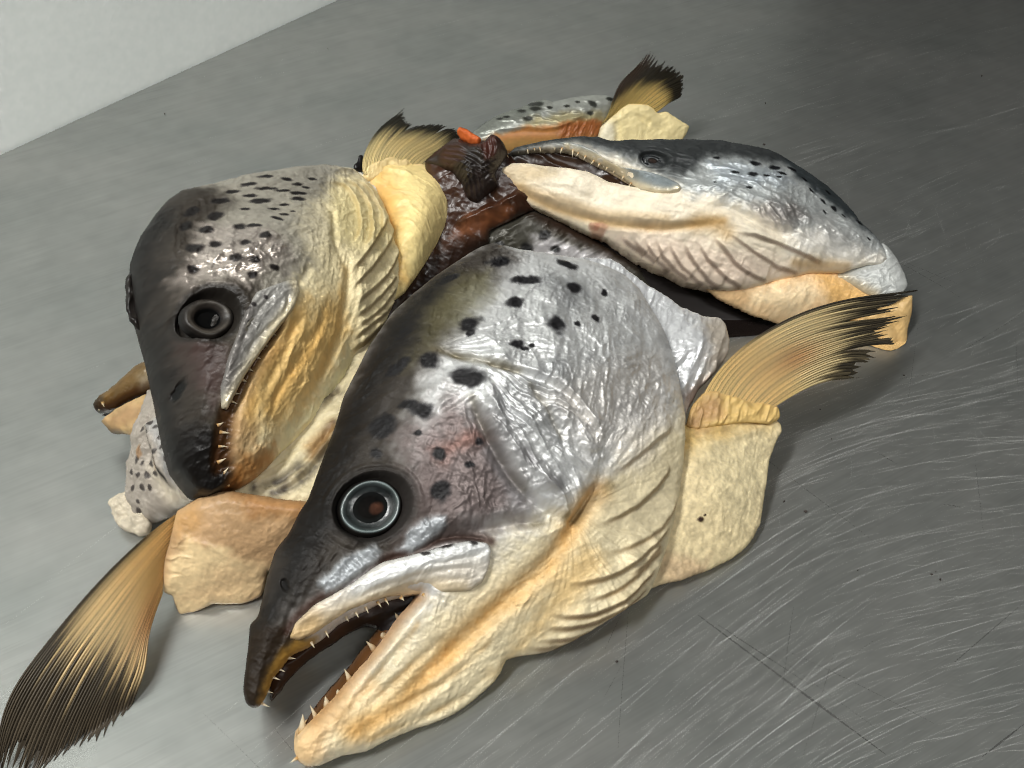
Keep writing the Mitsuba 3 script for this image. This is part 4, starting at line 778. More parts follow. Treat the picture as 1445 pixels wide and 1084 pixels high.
teeth(FB, PB, [(64.4,30.8,30.3),(65.4,28.6,29.4),(57.3,29.7,29.7),(58.9,27.0,28.6),(50.1,28.3,28.9),(51.9,25.5,27.8),(43.6,26.6,28.0),(45.2,24.0,26.8),(38.0,24.7,27.0),(39.1,22.0,26.7),(31.0,23.0,25.4),(33.0,20.6,25.6),(27.9,21.4,24.0),(29.3,18.3,24.0),(16.1,14.7,18.5),(18.2,12.0,19.1),(17.0,17.8,20.0),(19.6,16.5,21.5),(8.2,6.1,11.2),(11.0,4.9,12.9),(7.5,0.9,7.4),(9.8,1.3,9.9),(10.7,-4.8,4.4),(10.7,-2.3,7.6),(14.7,-7.2,4.0),(14.5,-4.6,7.5),(7.0,-4.1,2.5),(8.5,-3.4,5.3),(12.1,10.7,15.3),(14.1,8.5,16.0)], 0.9)
# ragged edge of the far gill plate showing behind the back of the head
rag = Relief(PB, [(73.7,108.6,-16.0),(62.5,102.6,-16.0),(57.0,101.0,-16.0),(49.3,94.1,-16.0),(41.4,84.6,-16.0),(41.2,78.5,-16.0),(42.3,73.2,-16.0),(46.4,72.8,-18.0),(60.8,86.7,-20.0),(74.5,100.6,-20.0)], bulge=1.5, R=4, back=4, step=0.6, soft=0.8, ragged=1.2, rscale=5, seed=24)
r_ = rag.begin(C('1c1917'), 0.05, 0.25); r_.wrinkle(np.ones(len(r_.xy)), 4, 1.2, 80, 2, 3, 3); r_.mottle(0.4, 4, 2); r_.build(FB + '__far_gill_edge')
# shoulder skin, breast flap and fin
sh = Relief(PB, [(185.6,82.1,-12.0),(200.4,74.1,-12.0),(204.1,67.5,-11.0),(204.4,62.2,-10.0),(203.6,55.3,-9.0),(200.2,49.7,-8.0),(192.5,45.8,-8.0),(193.0,53.4,-10.0),(192.0,65.5,-12.0),(183.5,76.7,-14.0)], bulge=2, R=2.5, back=3, step=0.6, soft=0.8, ragged=0.4, seed=25)
r_ = sh.begin(C('ded9cd'), 0.1, 0.4); r_.wrinkle(np.ones(len(r_.xy)), 3, 0.4, -20, 3); r_.mottle(0.12, 4, 2); r_.build(FB + '__shoulder_skin')
flap = Relief(PB, [(204.4,64.4,-10.0),(211.0,63.6,-9.0),(218.9,61.4,-8.0),(227.8,57.0,-8.0),(234.2,50.4,-8.0),(241.9,47.6,-9.0),(246.9,40.2,-10.0),(250.8,32.4,-11.0),(254.3,26.5,-12.0),(257.0,21.2,-13.0),(256.7,16.1,-14.0),(254.0,12.1,-15.0),(245.4,8.8,-16.0),(233.4,6.3,-17.0),(223.1,5.7,-17.0),(206.1,5.7,-16.0),(191.8,3.4,-14.0),(177.5,1.4,-12.0),(165.1,0.0,-11.0),(152.4,2.0,-11.0),(167.7,18.1,-12.0),(183.7,33.7,-12.0),(196.4,52.4,-12.0)],
              mid=[(210.9,32.5,2.0),(186.6,19.5,-2.0),(223.0,21.5,-3.0)], bulge=[(202.8,29.3,7.0),(162.5,12.2,4.0),(226.6,24.2,6.0),(201.6,54.3,4.0)], R=9, back=6, step=0.5, soft=1.0, ragged=0.3, seed=27)
f_ = flap.begin(C('d9c489'), 0.0, 0.42)
f_.paint(f_.mask([(206.6,66.2),(213.5,56.8),(198.6,34.8),(178.3,20.8),(169.5,2.8),(157.9,15.2),(190.1,46.6)], 6, 5, 9), C('c2924c'), 0.65)
f_.paint(f_.mask([(191.9,1.4),(227.6,7.2),(249.2,13.2),(234.5,18.8),(195.6,15.3),(174.2,8.3)], 8, 6, 9), C('b9ab78'), 0.5)
f_.z += 0.35 * nz(f_.xy, 4, 3, 31); f_.wrinkle(np.ones(len(f_.xy)), 3.0, 0.35, -40, 3, 2, 8); f_.mottle(0.14, 5, 33); f_.mottle(0.14, 1.4, 34)
f_.groove([(202.6,59.4),(196.8,43.5),(183.8,27.8),(170.4,11.9)], 1.8, 2.2); f_.fold([(204.0,62.9),(212.3,60.3),(217.3,52.6),(220.1,43.2)], 1.6, 4, 2)
f_.leather(0.35, 480)
f_.build(FB + '__breast_flap')
root = Relief(PB, [(200.1,62.6,-8.0),(205.9,66.1,-6.0),(215.8,64.0,-4.0),(225.7,58.3,-3.0),(234.2,49.3,-4.0),(239.6,43.0,-6.0),(233.0,41.9,-7.0),(222.2,48.6,-5.0),(210.8,56.0,-6.0),(201.3,58.5,-8.0)], bulge=1.4, R=8, back=3, step=0.5, soft=1.5, ragged=0.6, seed=28)
r_ = root.begin(C('d6c08c'), 0, 0.45); r_.leather(1.0, 96); r_.wrinkle(np.ones(len(r_.xy)), 3.5, 0.8, 80, 3, 2, 5); r_.mottle(0.2, 4, 3); r_.build(FB + '__fin_base')
def finB(t, s, rng):
    base = C('e0cc92')[None] * np.ones((len(s), 1))
    e = 0.50 - 0.25 * sstep(0.15, 0.0, t) + 0.12 * t
    k = sstep(e - 0.15, e + 0.3, s + 0.05 * rng.normal())[:, None] * 0.97
    return (base * (1 - k) + C('232526')[None] * k) * rng.uniform(0.75, 1.12)
fin(FB, PB, [[(201.1,62.8,-6.0),(207.7,70.9,-2.0),(215.6,74.4,4.0),(229.6,75.6,8.0),(241.2,75.2,9.0)], [(208.4,60.3,-5.0),(215.7,66.8,0.0),(224.3,68.5,5.0),(232.0,68.5,8.0),(240.2,67.6,8.0)], [(217.5,57.4,-5.0),(223.8,60.8,0.0),(232.6,60.9,4.0),(242.6,59.6,6.0),(254.5,58.3,5.0)],
             [(224.5,52.7,-5.0),(230.9,53.8,0.0),(241.2,52.0,3.0),(254.5,50.6,3.0),(270.8,49.2,0.0)], [(231.7,45.0,-6.0),(238.3,45.6,-2.0),(246.1,44.1,0.0),(256.0,43.3,-1.0),(270.7,42.8,-4.0)]],
    18, finB, barbs=2, split=0.66, ridge=1.0, fray=0.07, spread=0.12, seed=13, lens=lambda t: 1.06 + 0.05 * math.sin(t * 14), parting=[(0.36, 0.04), (0.68, 0.03)])
st_ = Relief(PB, [(200.5,69.0,-8.0),(201.9,71.2,-7.0),(205.5,71.4,-6.0),(207.6,73.1,-5.0),(209.9,72.1,-5.0),(207.7,68.2,-6.0),(203.8,65.0,-8.0)], bulge=1.2, R=3, back=2, step=0.5, soft=0.4, ragged=1.0, rscale=3, seed=29).begin(C('141212'), 0, 0.3)
st_.build(FB + '__skin_shred')

# ================================================================ the head at the back right, lying with its snout to the left
FC = thing('fish_head', 'fish head at the right lying on its side, toothed mouth ajar and gills pleated', 'fish head')
PC = Plane([(-0.2,507.8,74.0),(214.0,461.2,40.0),(114.3,524.4,88.0)], -14)
hc = Relief(PC, [(-6.3,12.5,2.0),(-3.2,19.7,0.0),(6.4,25.6,-3.0),(18.8,32.3,-5.0),(30.9,37.5,-7.0),(41.9,40.4,-8.0),(47.8,39.3,-8.0),(58.6,43.0,-9.0),(74.8,47.6,-10.0),(92.8,52.3,-11.0),(105.8,56.2,-12.0),(112.4,57.5,-12.0),(127.7,58.4,-12.0),(140.2,58.6,-12.0),(148.6,57.7,-12.0),(157.4,55.1,-12.0),(170.7,50.3,-11.0),(182.0,44.6,-10.0),(193.6,37.3,-9.0),(203.1,29.4,-8.0),(211.8,23.8,-6.0),(217.8,18.2,-5.0),(221.3,12.0,-4.0),(218.6,7.6,-3.0),(211.2,5.6,-3.0),(203.8,1.4,-3.0),(198.4,-2.6,-3.0),(188.9,-5.3,-4.0),(179.1,-8.0,-4.0),(173.5,-11.4,-5.0),(160.2,-18.2,-6.0),(147.0,-25.4,-7.0),(137.7,-28.7,-7.0),(127.9,-30.0,-7.0),(117.9,-30.6,-7.0),(113.0,-31.0,-7.0),(102.9,-28.1,-7.0),(88.0,-26.0,-7.0),(72.7,-21.6,-6.0),(62.4,-17.9,-6.0),(52.9,-17.4,-6.0),(38.0,-14.3,-6.0),(23.3,-12.0,-5.0),(15.3,-11.0,-5.0),(6.0,-8.1,-4.0),(-1.0,-2.8,-3.0),(-8.2,0.2,-2.0),(-9.0,4.9,-1.0),(-1.8,10.0,0.0),(7.0,11.9,0.0),(18.2,13.1,0.0),(30.1,14.6,0.0),(42.3,15.2,0.0),(53.9,13.0,0.0),(63.1,13.3,0.0),(72.4,13.6,0.0),(79.4,14.2,0.0),(71.9,14.9,1.0),(67.2,15.4,1.0),(62.0,17.2,2.0),(51.9,20.1,2.0),(42.0,22.3,2.0),(32.1,24.5,2.0),(24.4,24.6,2.0),(14.1,21.9,2.0),(5.1,19.0,2.0),(-1.6,15.5,2.0)],
    mid=[(114.3,9.4,5.0),(155.3,11.8,5.0),(77.2,-8.5,3.0),(32.6,1.5,2.0),(178.3,5.9,2.0)],
    bulge=[(2.5,19.3,3.0),(25.7,27.4,5.0),(50.6,27.8,9.0),(74.9,28.3,14.0),(105.9,32.7,19.0),(138.1,34.9,19.0),(170.3,26.3,13.0),(198.8,16.2,8.0),(212.2,10.4,3.0),(86.2,-1.5,17.0),(114.7,-2.8,19.0),(138.6,-0.7,19.0),(168.5,0.7,12.0),(160.5,-13.1,8.0),(142.8,-23.9,7.0),(114.7,-27.2,7.0),(88.4,-21.5,7.0),(67.0,-5.8,14.0),(40.7,0.9,11.0),(15.7,1.3,9.0),(-0.8,0.0,6.0),(58.1,-16.6,6.0),(27.9,-12.8,5.0),(89.6,15.4,20.0),(121.9,15.0,22.0),(64.6,5.4,10.0)],
    R=[(-5.1,16.1,4.0),(24.9,30.3,6.0),(72.3,38.3,14.0),(109.0,44.4,22.0),(151.4,42.1,22.0),(190.3,27.1,14.0),(215.1,12.8,5.0),(196.7,-4.6,4.0),(144.5,-28.3,4.0),(87.3,-28.8,4.0),(37.5,-17.5,5.0),(-4.2,-3.1,6.0),(13.3,10.4,7.0),(55.2,10.7,7.0),(48.9,19.9,3.0)], back=30, step=0.5, soft=0.8, ragged=0.25, rscale=4, seed=41)
h = hc.begin(C('d8cdb8'), 0.02, 0.5); xy = h.xy
dk = h.mask([(-20.4,24.4),(63.0,55.2),(124.7,69.3),(193.2,53.9),(237.2,14.9),(217.6,12.2),(192.8,8.6),(178.3,9.3),(160.9,7.4),(133.7,12.6),(113.8,11.4),(102.1,10.7),(81.2,18.9),(55.5,24.1),(33.7,28.7),(10.1,22.5),(-5.9,10.7)], 6, 5, 11, 3)
h.paint(dk, C('9fa3a3'), 0.95); h.met += 0.42 * dk; h.rou += 0.02 * dk
blk = h.mask([(-21.8,29.2),(63.0,55.2),(129.3,68.3),(161.9,57.8),(141.7,43.8),(125.2,40.8),(105.5,37.4),(101.0,26.7),(91.9,22.1),(80.2,22.7),(63.3,26.1),(45.8,30.8),(29.4,29.4),(10.0,23.0),(-6.0,11.1)], 5, 4, 10, 5)
h.paint(blk, C('1f2122'), 0.9); h.met *= 1 - 0.7 * blk
back2 = h.mask([(143.5,63.0),(162.1,56.3),(195.1,39.7),(219.1,20.9),(206.2,22.3),(178.7,32.2),(155.3,40.0)], 4, 4, 7, 7)
h.paint(back2, C('23292c'), 0.85)
cheek = h.mask([(133.7,12.6),(157.1,23.0),(167.5,15.9),(158.9,6.7),(144.8,3.4)], 6, 5, 6, 9)
h.paint(cheek, C('8f8884'), 0.7); h.met += 0.3 * cheek
sil = h.mask([(106.2,32.3),(121.6,36.5),(146.3,41.3),(155.6,34.7),(131.6,23.1),(112.2,18.9)], 5, 5, 7, 10)
h.paint(sil, C('b9c2c9'), 0.7); h.met += 0.2 * sil
white = h.mask([(157.6,4.4),(180.2,20.9),(209.9,14.7),(216.8,7.8),(193.1,-2.7),(165.8,-3.9)], 8, 6, 9, 11)
h.paint(white, C('d6d4cf'), 0.75); h.met += 0.15 * white
pink = h.mask([(62.6,-16.1),(85.6,-13.2),(118.1,-13.4),(159.5,-9.2),(171.3,-12.1),(127.9,-35.2),(84.0,-29.6)], 7, 6, 10, 13)
h.paint(pink, C('d5bfae'), 0.6)
for L_, w_, op in [([(-4.2,-0.1),(9.2,-5.8),(31.4,-9.8),(56.8,-11.1),(84.4,-10.1),(108.2,-3.3),(120.9,0.6)], 2.6, 0.6), ([(6.2,-2.6),(34.4,-6.1),(63.6,-7.1),(90.6,-4.5)], 2.5, 0.3), ([(108.2,-3.3),(117.9,-2.3),(124.9,-4.9)], 5, 0.5), ([(167.7,-7.5),(184.1,-3.3),(198.5,0.3)], 3, 0.5)]:
    h.paint(np.exp(-(h.near(L_)[0] / w_) ** 2), C('9c7640'), op)
h.paint(h.mask([(-11.0,5.9),(6.9,10.9),(26.4,8.2),(16.3,-0.8),(-2.7,-0.9)], 5, 4, 7, 15), C('b09a74'), 0.6)
h.spots([(56.2,-15.4),(52.9,-14.3)], [(4, 4), (3, 2)], C('8a5a44'), 0.6)
h.mottle(0.14, 7, 5); h.mottle(0.12, 1.7, 6)
h.spots([(131.1,39.5),(142.8,40.8),(147.7,38.6),(130.8,31.1),(120.9,29.5),(130.4,22.7),(109.5,37.4),(153.9,45.2),(162.1,41.1),(166.5,34.4),(174.7,30.6),(181.9,28.7),(176.5,24.1),(199.9,27.4),(177.4,38.6),(145.9,34.7),(138.5,32.8),(111.2,20.5),(188.7,26.8),(206.6,18.7)], [(3.60, 1.72, -5), (3.24, 1.72, 10), (3.24, 1.19, 0), (2.88, 1.72), (2.30, 1.19), (1.73, 0.86), (2.16, 0.92), (2.88, 1.32, -20), (2.16, 1.06, -40), (1.87, 0.79, -40), (2.16, 0.86, -40), (2.02, 1.32, -40), (1.58, 0.66, -40), (2.30, 1.06, -40), (2.16, 0.92, -40), (1.80, 0.79), (2.16, 0.79), (0.94, 0.53), (1.44, 0.66, -40), (1.44, 0.66, -40)], C('0b0c0e'), 0.95)
h.groove([(-4.2,-0.1),(9.2,-5.8),(31.4,-9.8),(56.8,-11.1),(84.6,-10.7),(108.6,-4.3),(121.2,-0.0)], 2.6, 2.2)
h.fold([(6.2,-2.6),(34.7,-7.0),(63.9,-8.2),(91.0,-5.9),(113.0,0.3)], 1.4, 5, 1.5)
h.groove([(16.3,-0.8),(32.7,-0.5),(54.5,-3.2)], 1.0, 2.2)
h.groove([(111.9,3.8),(122.7,7.9),(131.4,5.9),(147.2,3.0),(165.5,7.0)], 2.0, 2.6)
FC_ = [[(126.6,-3.8),(138.4,-2.2),(160.4,-1.9),(183.7,-2.7)], [(122.5,-3.7),(136.3,-7.3),(153.6,-10.9),(174.3,-9.6)], [(117.5,-6.6),(125.9,-12.3),(141.6,-18.6),(158.3,-18.5)], [(111.0,-10.7),(117.6,-16.9),(130.9,-23.6),(145.4,-25.3)], [(103.5,-12.2),(110.7,-20.0),(121.6,-26.4),(134.0,-28.9)], [(96.4,-13.6),(101.4,-20.1),(111.4,-26.7),(123.9,-30.2)], [(89.3,-14.3),(93.2,-19.8),(102.0,-25.2),(114.1,-30.3)], [(83.2,-15.6),(86.1,-19.5),(93.1,-23.5),(103.1,-27.5)], [(76.9,-16.1),(79.7,-19.1),(85.9,-22.1),(93.1,-25.3)], [(70.3,-15.7),(73.8,-18.3),(79.6,-20.6),(85.7,-23.4)]]
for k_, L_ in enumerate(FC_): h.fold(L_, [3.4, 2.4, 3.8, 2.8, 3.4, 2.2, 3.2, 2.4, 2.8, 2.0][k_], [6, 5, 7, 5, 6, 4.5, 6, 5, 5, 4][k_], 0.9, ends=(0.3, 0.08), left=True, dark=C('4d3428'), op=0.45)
h.wrinkle(sil, 6, 1.3, -10, 3, 3, 3); h.wrinkle(dk, 5, 0.9, -18, 3.5, 3, 4); h.wrinkle(cheek, 3.5, 1.0, -50, 4, 2, 5); h.wrinkle(white, 7, 1.2, -25, 3, 3, 6); h.wrinkle(blk, 6, 0.6, 0, 3, 3, 6)
h.wrinkle(1 - dk, 4, 0.4, -15, 4, 3, 7); h.wrinkle(np.ones(len(xy)), 1.2, 0.05, 30, 2, 2, 8)
h.leather(0.8, 270)
ecc = [(75.8,28.5)][0]
e_ = np.hypot(xy[:, 0] - ecc[0], (xy[:, 1] - ecc[1]) * 1.6)
h.z += -4.0 * sstep(9, 6.5, e_) + 1.2 * np.exp(-((e_ - 10.5) / 1.8) ** 2)
h.groove([(56.4,29.4),(67.9,24.0),(84.5,20.6),(102.2,19.6)], 1.2, 2)
h.build(FC + '__skin')
eye(FC, PC, (ecc[0], ecc[1], float(hc.base(np.array([ecc]))[0]) - 3.2), 7.0, [[(1.0, -1.0, C('101114'), .1, .2), (0.85, 1.0, C('1c1e20'), .2, .2), (0.65, 1.4, C('25282a'), .1, .3), (0.5, 1.3, C('3d3f40'), .1, .2), (0.0, 0.6, C('1c1c1c'), 0, .2)], [(0.42, 1.4, C('191818'), 0, .2), (0.2, 1.5, C('2e2622'), 0, .25), (0, 1.6, C('2a2220'), 0, .25)]], squash=0.55, ang=-2, seed=15, outer='fish_skin')
lin = Relief(PC, [(-4.8,17.5,-5.0),(9.2,26.5,-6.0),(25.2,31.2,-6.0),(43.2,28.0,-6.0),(61.6,23.2,-6.0),(84.1,18.0,-4.0),(85.3,13.0,-4.0),(68.9,11.5,-6.0),(46.9,14.3,-7.0),(25.7,13.4,-8.0),(4.9,10.5,-8.0),(-6.4,10.7,-7.0)], bulge=2, R=6, back=8, step=0.9, soft=1.5, ragged=0.5, seed=44).begin(C('2a190e'), 0, 0.3)
lin.mottle(0.4, 6, 3); lin.wrinkle(np.ones(len(lin.xy)), 6, 1.0, -20, 3); lin.build(FC + '__mouth_lining', 'wet_flesh')
lip = Relief(PC, [(20.6,27.6,4.4),(26.6,28.9,5.1),(34.6,28.4,7.6),(41.6,26.4,10.0),(50.5,22.3,11.2),(60.2,20.6,11.2),(73.5,20.7,13.9),(80.9,19.7,16.3),(87.3,17.2,21.4),(92.0,15.2,23.8),(94.4,13.0,24.8),(93.4,10.3,24.8),(89.2,8.7,23.6),(80.9,8.2,19.4),(73.5,9.8,13.1),(67.2,14.7,1.8),(61.6,16.9,2.3),(51.9,19.8,2.9),(42.0,22.0,2.9),(32.1,24.2,3.0),(25.2,24.7,3.6)], bulge=1.8, R=2.2, back=4, step=0.45, soft=0.7, ragged=0.15, seed=46)
l = lip.begin(C('858b8c'), 0.25, 0.36)
l.paint(np.exp(-(l.near([(26.1,25.6),(41.5,23.0),(61.9,17.7),(73.0,11.7),(86.7,8.9),(93.0,11.5)])[0] / 2.4) ** 2), C('cbbd9f'), 0.85)
l.paint(np.exp(-(l.near([(65.5,18.3),(77.5,16.6),(87.4,14.1)])[0] / 2.5) ** 2), C('5f676b'), 0.5)
l.wrinkle(np.ones(len(l.xy)), 2.4, 0.3, -28, 4, 2, 3); l.mottle(0.2, 3, 4); l.leather(0.8, 68); l.build(FC + '__upper_lip')
teeth(FC, PC, [(-1.0,17.9,3.0),(-0.0,16.0,3.0),(4.1,19.7,3.0),(5.7,16.7,3.0),(11.2,21.7,4.0),(12.2,19.4,4.0),(-5.9,12.7,3.0),(-4.8,11.7,3.0),(23.5,24.6,4.0),(23.1,21.4,4.0),(30.0,25.5,5.0),(29.9,21.1,5.0),(33.3,24.2,5.0),(32.9,21.0,5.0),(37.8,23.2,5.0),(37.1,20.9,5.0),(43.1,22.0,5.0),(42.2,19.2,5.0),(46.7,21.2,5.0),(46.1,18.9,5.0),(51.6,20.4,5.0),(51.3,18.1,5.0),(56.1,19.0,5.0),(55.4,17.0,5.0),(62.0,17.5,5.0),(61.4,14.7,5.0),(67.0,14.5,5.0),(66.3,12.2,5.0),(19.4,24.3,4.0),(19.5,22.2,4.0),(8.1,20.5,4.0),(8.9,18.9,4.0),(40.2,14.7,1.0),(39.7,16.5,2.0),(42.7,15.0,1.0),(42.8,16.0,2.0),(34.4,14.5,1.0),(34.4,15.9,2.0),(50.8,12.9,2.0),(50.4,14.2,3.0)], 0.65)
sh = Relief(PC, [(195.8,-2.6,-8.0),(208.5,4.9,-7.0),(217.1,11.7,-6.0),(217.0,22.2,-8.0),(220.8,20.6,-8.0),(227.5,15.0,-8.0),(234.5,6.5,-8.0),(237.5,0.8,-8.0),(235.9,-3.5,-8.0),(231.8,-7.7,-8.0),(222.3,-11.3,-7.0),(214.2,-10.8,-7.0),(203.4,-7.7,-7.0),(192.6,-6.9,-8.0)], bulge=4, R=7, back=8, step=0.5, soft=0.9, ragged=0.4, seed=47)
r_ = sh.begin(C('b9bbb8'), 0.2, 0.4); r_.wrinkle(np.ones(len(r_.xy)), 4, 0.5, 30, 2); r_.mottle(0.15, 4, 3); r_.paint(np.exp(-(r_.near([(194.3,-5.0),(204.6,-7.7),(218.0,-10.9)])[0] / 4) ** 2), C('c4a878'), 0.6); r_.build(FC + '__shoulder_skin')
flap = Relief(PC, [(122.9,-28.6,-14.0),(142.2,-22.1,-12.0),(160.6,-12.4,-10.0),(179.6,-4.1,-9.0),(195.8,-1.5,-9.0),(206.9,-3.7,-9.0),(220.0,-9.6,-10.0),(220.4,-18.2,-14.0),(208.6,-25.9,-18.0),(193.6,-32.2,-20.0),(182.1,-35.8,-22.0),(172.0,-36.7,-22.0),(159.9,-36.4,-22.0),(147.5,-34.9,-20.0),(134.3,-32.8,-17.0)], mid=[(167.9,-26.9,-8.0),(191.1,-18.5,-8.0)], bulge=5, R=9, back=14, step=0.5, soft=1.0, ragged=0.5, seed=48)
f_ = flap.begin(C('d4b184'), 0.0, 0.45)
f_.paint(f_.mask([(150.1,-23.0),(179.6,-12.0),(190.1,-19.7),(174.7,-32.8),(153.4,-31.9)], 8, 7, 7), C('dcc8a4'), 0.8)
f_.paint(f_.mask([(185.1,-5.7),(213.7,-8.4),(220.4,-18.2),(197.5,-25.1)], 6, 5, 8), C('c99a52'), 0.6)
f_.z += 0.7 * nz(f_.xy, 4, 3, 31) + 0.3 * nz(f_.xy, 1.6, 2, 32); f_.mottle(0.3, 3.2, 33); f_.mottle(0.15, 1.3, 34); f_.leather(0.8, 480); f_.build(FC + '__breast_flap')
curl = Relief(PC, [(213.8,-21.7,-24.0),(225.7,-13.9,-20.0),(235.2,-8.3,-18.0),(239.2,-3.0,-17.0),(243.8,-0.9,-17.0),(246.6,-10.1,-20.0),(248.4,-19.5,-26.0),(250.0,-25.4,-28.0),(249.4,-32.8,-30.0),(245.4,-39.9,-31.0),(241.8,-43.5,-31.0),(236.9,-42.3,-30.0),(230.8,-40.4,-30.0),(222.9,-37.7,-30.0),(214.9,-30.4,-28.0)], bulge=6, R=8, back=6, step=0.5, soft=0.8, ragged=0.4, seed=49)
r_ = curl.begin(C('d3b078'), 0, 0.42); r_.mottle(0.2, 4, 3); r_.groove([(225.7,-18.4),(237.6,-19.5),(243.0,-26.2),(240.9,-37.2)], 2.0, 2.5); r_.groove([(218.9,-22.9),(230.9,-27.4),(236.2,-36.4)], 1.8, 2.5); r_.wrinkle(np.ones(len(r_.xy)), 4, 0.5, 60, 2); r_.build(FC + '__breast_flap_001')

# ================================================================ the small head at the very back
FD = thing('fish_head', 'fish head farthest back with orange brown flesh showing and an upright black tipped fin', 'fish head')
PD = Plane([(-20.3,609.8,34.0),(117.2,630.0,22.0),(22.9,635.2,50.0)])
sk = Relief(PD, [(-11.5,2.7,-4.0),(-4.5,7.9,-4.0),(3.5,13.6,-4.0),(11.4,17.9,-4.0),(19.9,21.2,-4.0),(28.8,23.6,-4.0),(34.8,26.4,-4.0),(39.3,27.9,-4.0),(44.3,28.8,-4.0),(49.6,26.9,-4.0),(57.2,28.8,-4.0),(65.2,30.3,-4.0),(78.2,31.7,-4.0),(89.3,31.7,-4.0),(96.7,27.4,-4.0),(93.9,19.1,-2.0),(84.0,11.0,0.0),(78.1,-0.9,2.0),(77.8,-8.1,2.0),(38.3,-7.8,2.0),(4.2,-7.5,2.0),(-12.2,-2.3,0.0)],
            bulge=[(8.6,3.1,8.0),(37.2,13.9,12.0),(71.9,19.0,10.0),(47.0,0.3,9.0),(77.4,7.9,6.0)], R=11, back=24, step=0.6, soft=0.9, ragged=0.35, seed=61)
h = sk.begin(C('9fa19a'), 0.35, 0.36); xy = h.xy
h.paint(h.mask([(-14.2,0.6),(6.2,17.5),(31.0,27.0),(43.3,29.3),(37.6,16.6),(18.4,10.0),(-0.7,1.3)], 4, 4, 8), C('6a6d66'), 0.75)
h.paint(h.mask([(27.8,8.4),(37.5,14.3),(57.2,16.7),(82.8,17.5),(89.2,11.6),(56.9,8.3)], 4, 4, 7), C('a89a6c'), 0.7)
fl = h.mask([(-5.4,-3.0),(8.7,3.3),(27.8,7.4),(52.0,8.2),(61.0,11.1),(83.2,13.2),(82.5,-13.1),(-10.5,-12.3)], 2.5, 2.5, 6); h.met *= 1 - fl
h.paint(fl, C('a9703c'), 0.95); h.paint(fl * h.mask([(52.0,9.6),(83.0,15.3),(83.0,-3.4),(52.1,-4.1)], 4, 4, 5), C('8b4d2a'), 0.7)
h.paint(h.mask([(-0.8,-1.0),(51.9,-0.2),(77.6,2.5),(77.8,-8.2),(-0.6,-7.5)], 3, 3, 6), C('8a7a4c'), 0.5)
h.fold([(6.3,2.4),(27.8,7.4),(52.0,8.2),(60.0,11.6),(80.3,12.8)], 1.6, 4, 1.4, left=True)
h.wrinkle(fl * h.mask([(52.0,11.0),(83.0,15.3),(83.0,-3.4),(52.1,-4.1)], 4), 3, 0.9, 60, 3)
h.mottle(0.2, 5, 3); h.mottle(0.15, 1.8, 4); h.wrinkle(1 - fl, 4, 0.7, 0, 3)
h.spots([(37.2,23.7),(35.6,19.8),(75.5,23.3),(73.8,17.0),(26.3,18.9),(88.5,27.4),(30.3,13.0),(57.5,21.6),(45.2,20.5),(65.3,24.7),(11.8,14.1),(16.5,15.2)], [(5, 2.2), (4, 1.6), (3.2, 2, -30), (2.6, 1.4), (3, 1.4), (3, 1.5), (3.4, 2), (2, 1), (2, 1.2), (1.6, .8), (2, 1), (2, 1)], C('22231f'), 0.9)
h.build(FD + '__skin')
flap = Relief(PD, [(79.2,1.1,4.0),(80.9,7.9,6.0),(87.1,14.6,8.0),(92.9,19.6,9.0),(99.5,23.4,9.0),(107.3,23.2,8.0),(114.1,22.9,7.0),(118.9,20.2,6.0),(121.6,17.6,5.0),(128.6,19.2,4.0),(137.8,13.8,2.0),(146.5,9.3,0.0),(144.1,4.1,-1.0),(139.6,-2.1,-2.0),(135.0,-10.2,-3.0),(108.5,-11.5,0.0),(82.8,-8.2,2.0)], bulge=4, R=6, back=10, step=0.6, soft=0.8, ragged=0.3, seed=63)
f_ = flap.begin(C('dccb98'), 0, 0.45); f_.paint(f_.mask([(77.7,1.1),(82.2,12.4),(90.2,9.3),(91.8,-4.3),(80.3,-5.9)], 4), C('ded8c6'), 0.7)
f_.groove([(90.2,11.6),(92.5,2.6),(91.8,-4.3)], 2, 2.5); f_.fold([(98.6,16.2),(114.2,14.3),(125.0,7.6),(133.2,0.8)], 1.2, 4, 2); f_.groove([(106.4,21.1),(109.0,14.1),(116.9,9.7)], 1.3, 2.5); f_.z += 0.5 * nz(f_.xy, 6, 3, 4); f_.mottle(0.12, 5, 5); f_.leather(0.8, 490); f_.build(FD + '__breast_flap')
def finD(t, s, rng):
    base = C('cbb06a')[None] * np.ones((len(s), 1))
    e = 0.42 - 0.3 * sstep(0.3, 0.0, t)
    k = sstep(e - 0.1, e + 0.28, s + 0.05 * rng.normal())[:, None] * 0.97
    br = (sstep(0.35, 0.15, t) * sstep(0.2, 0.5, s))[:, None] * 0.5
    o = base * (1 - k) + C('1c1c1c')[None] * k
    return (o * (1 - br) + C('3a2416')[None] * br) * rng.uniform(0.75, 1.12)
fin(FD, PD, [[(80.9,9.4,8.0),(87.3,21.8,12.0),(91.5,33.2,16.0),(100.1,42.2,18.0),(106.2,47.8,18.0)], [(84.7,12.0,9.0),(93.7,25.2,14.0),(101.4,36.0,18.0),(108.5,45.0,20.0),(113.7,52.5,20.0)], [(90.8,15.8,9.0),(99.8,27.5,14.0),(108.1,35.8,17.0),(114.6,41.5,19.0),(120.8,47.6,19.0)], [(102.2,20.8,8.0),(110.4,30.4,12.0),(118.0,36.1,14.0),(124.8,40.2,15.0),(132.3,45.7,14.0)], [(111.6,22.0,7.0),(119.4,27.5,10.0),(125.8,31.6,11.0),(131.9,34.5,11.0),(139.8,38.8,9.0)], [(120.1,17.6,5.0),(126.0,21.2,6.0),(130.2,24.1,6.0),(134.3,26.0,6.0),(140.1,29.4,4.0)]],
    18, finD, split=0.55, ridge=1.3, fray=0.12, spread=0.25, seed=31, barbs=2)

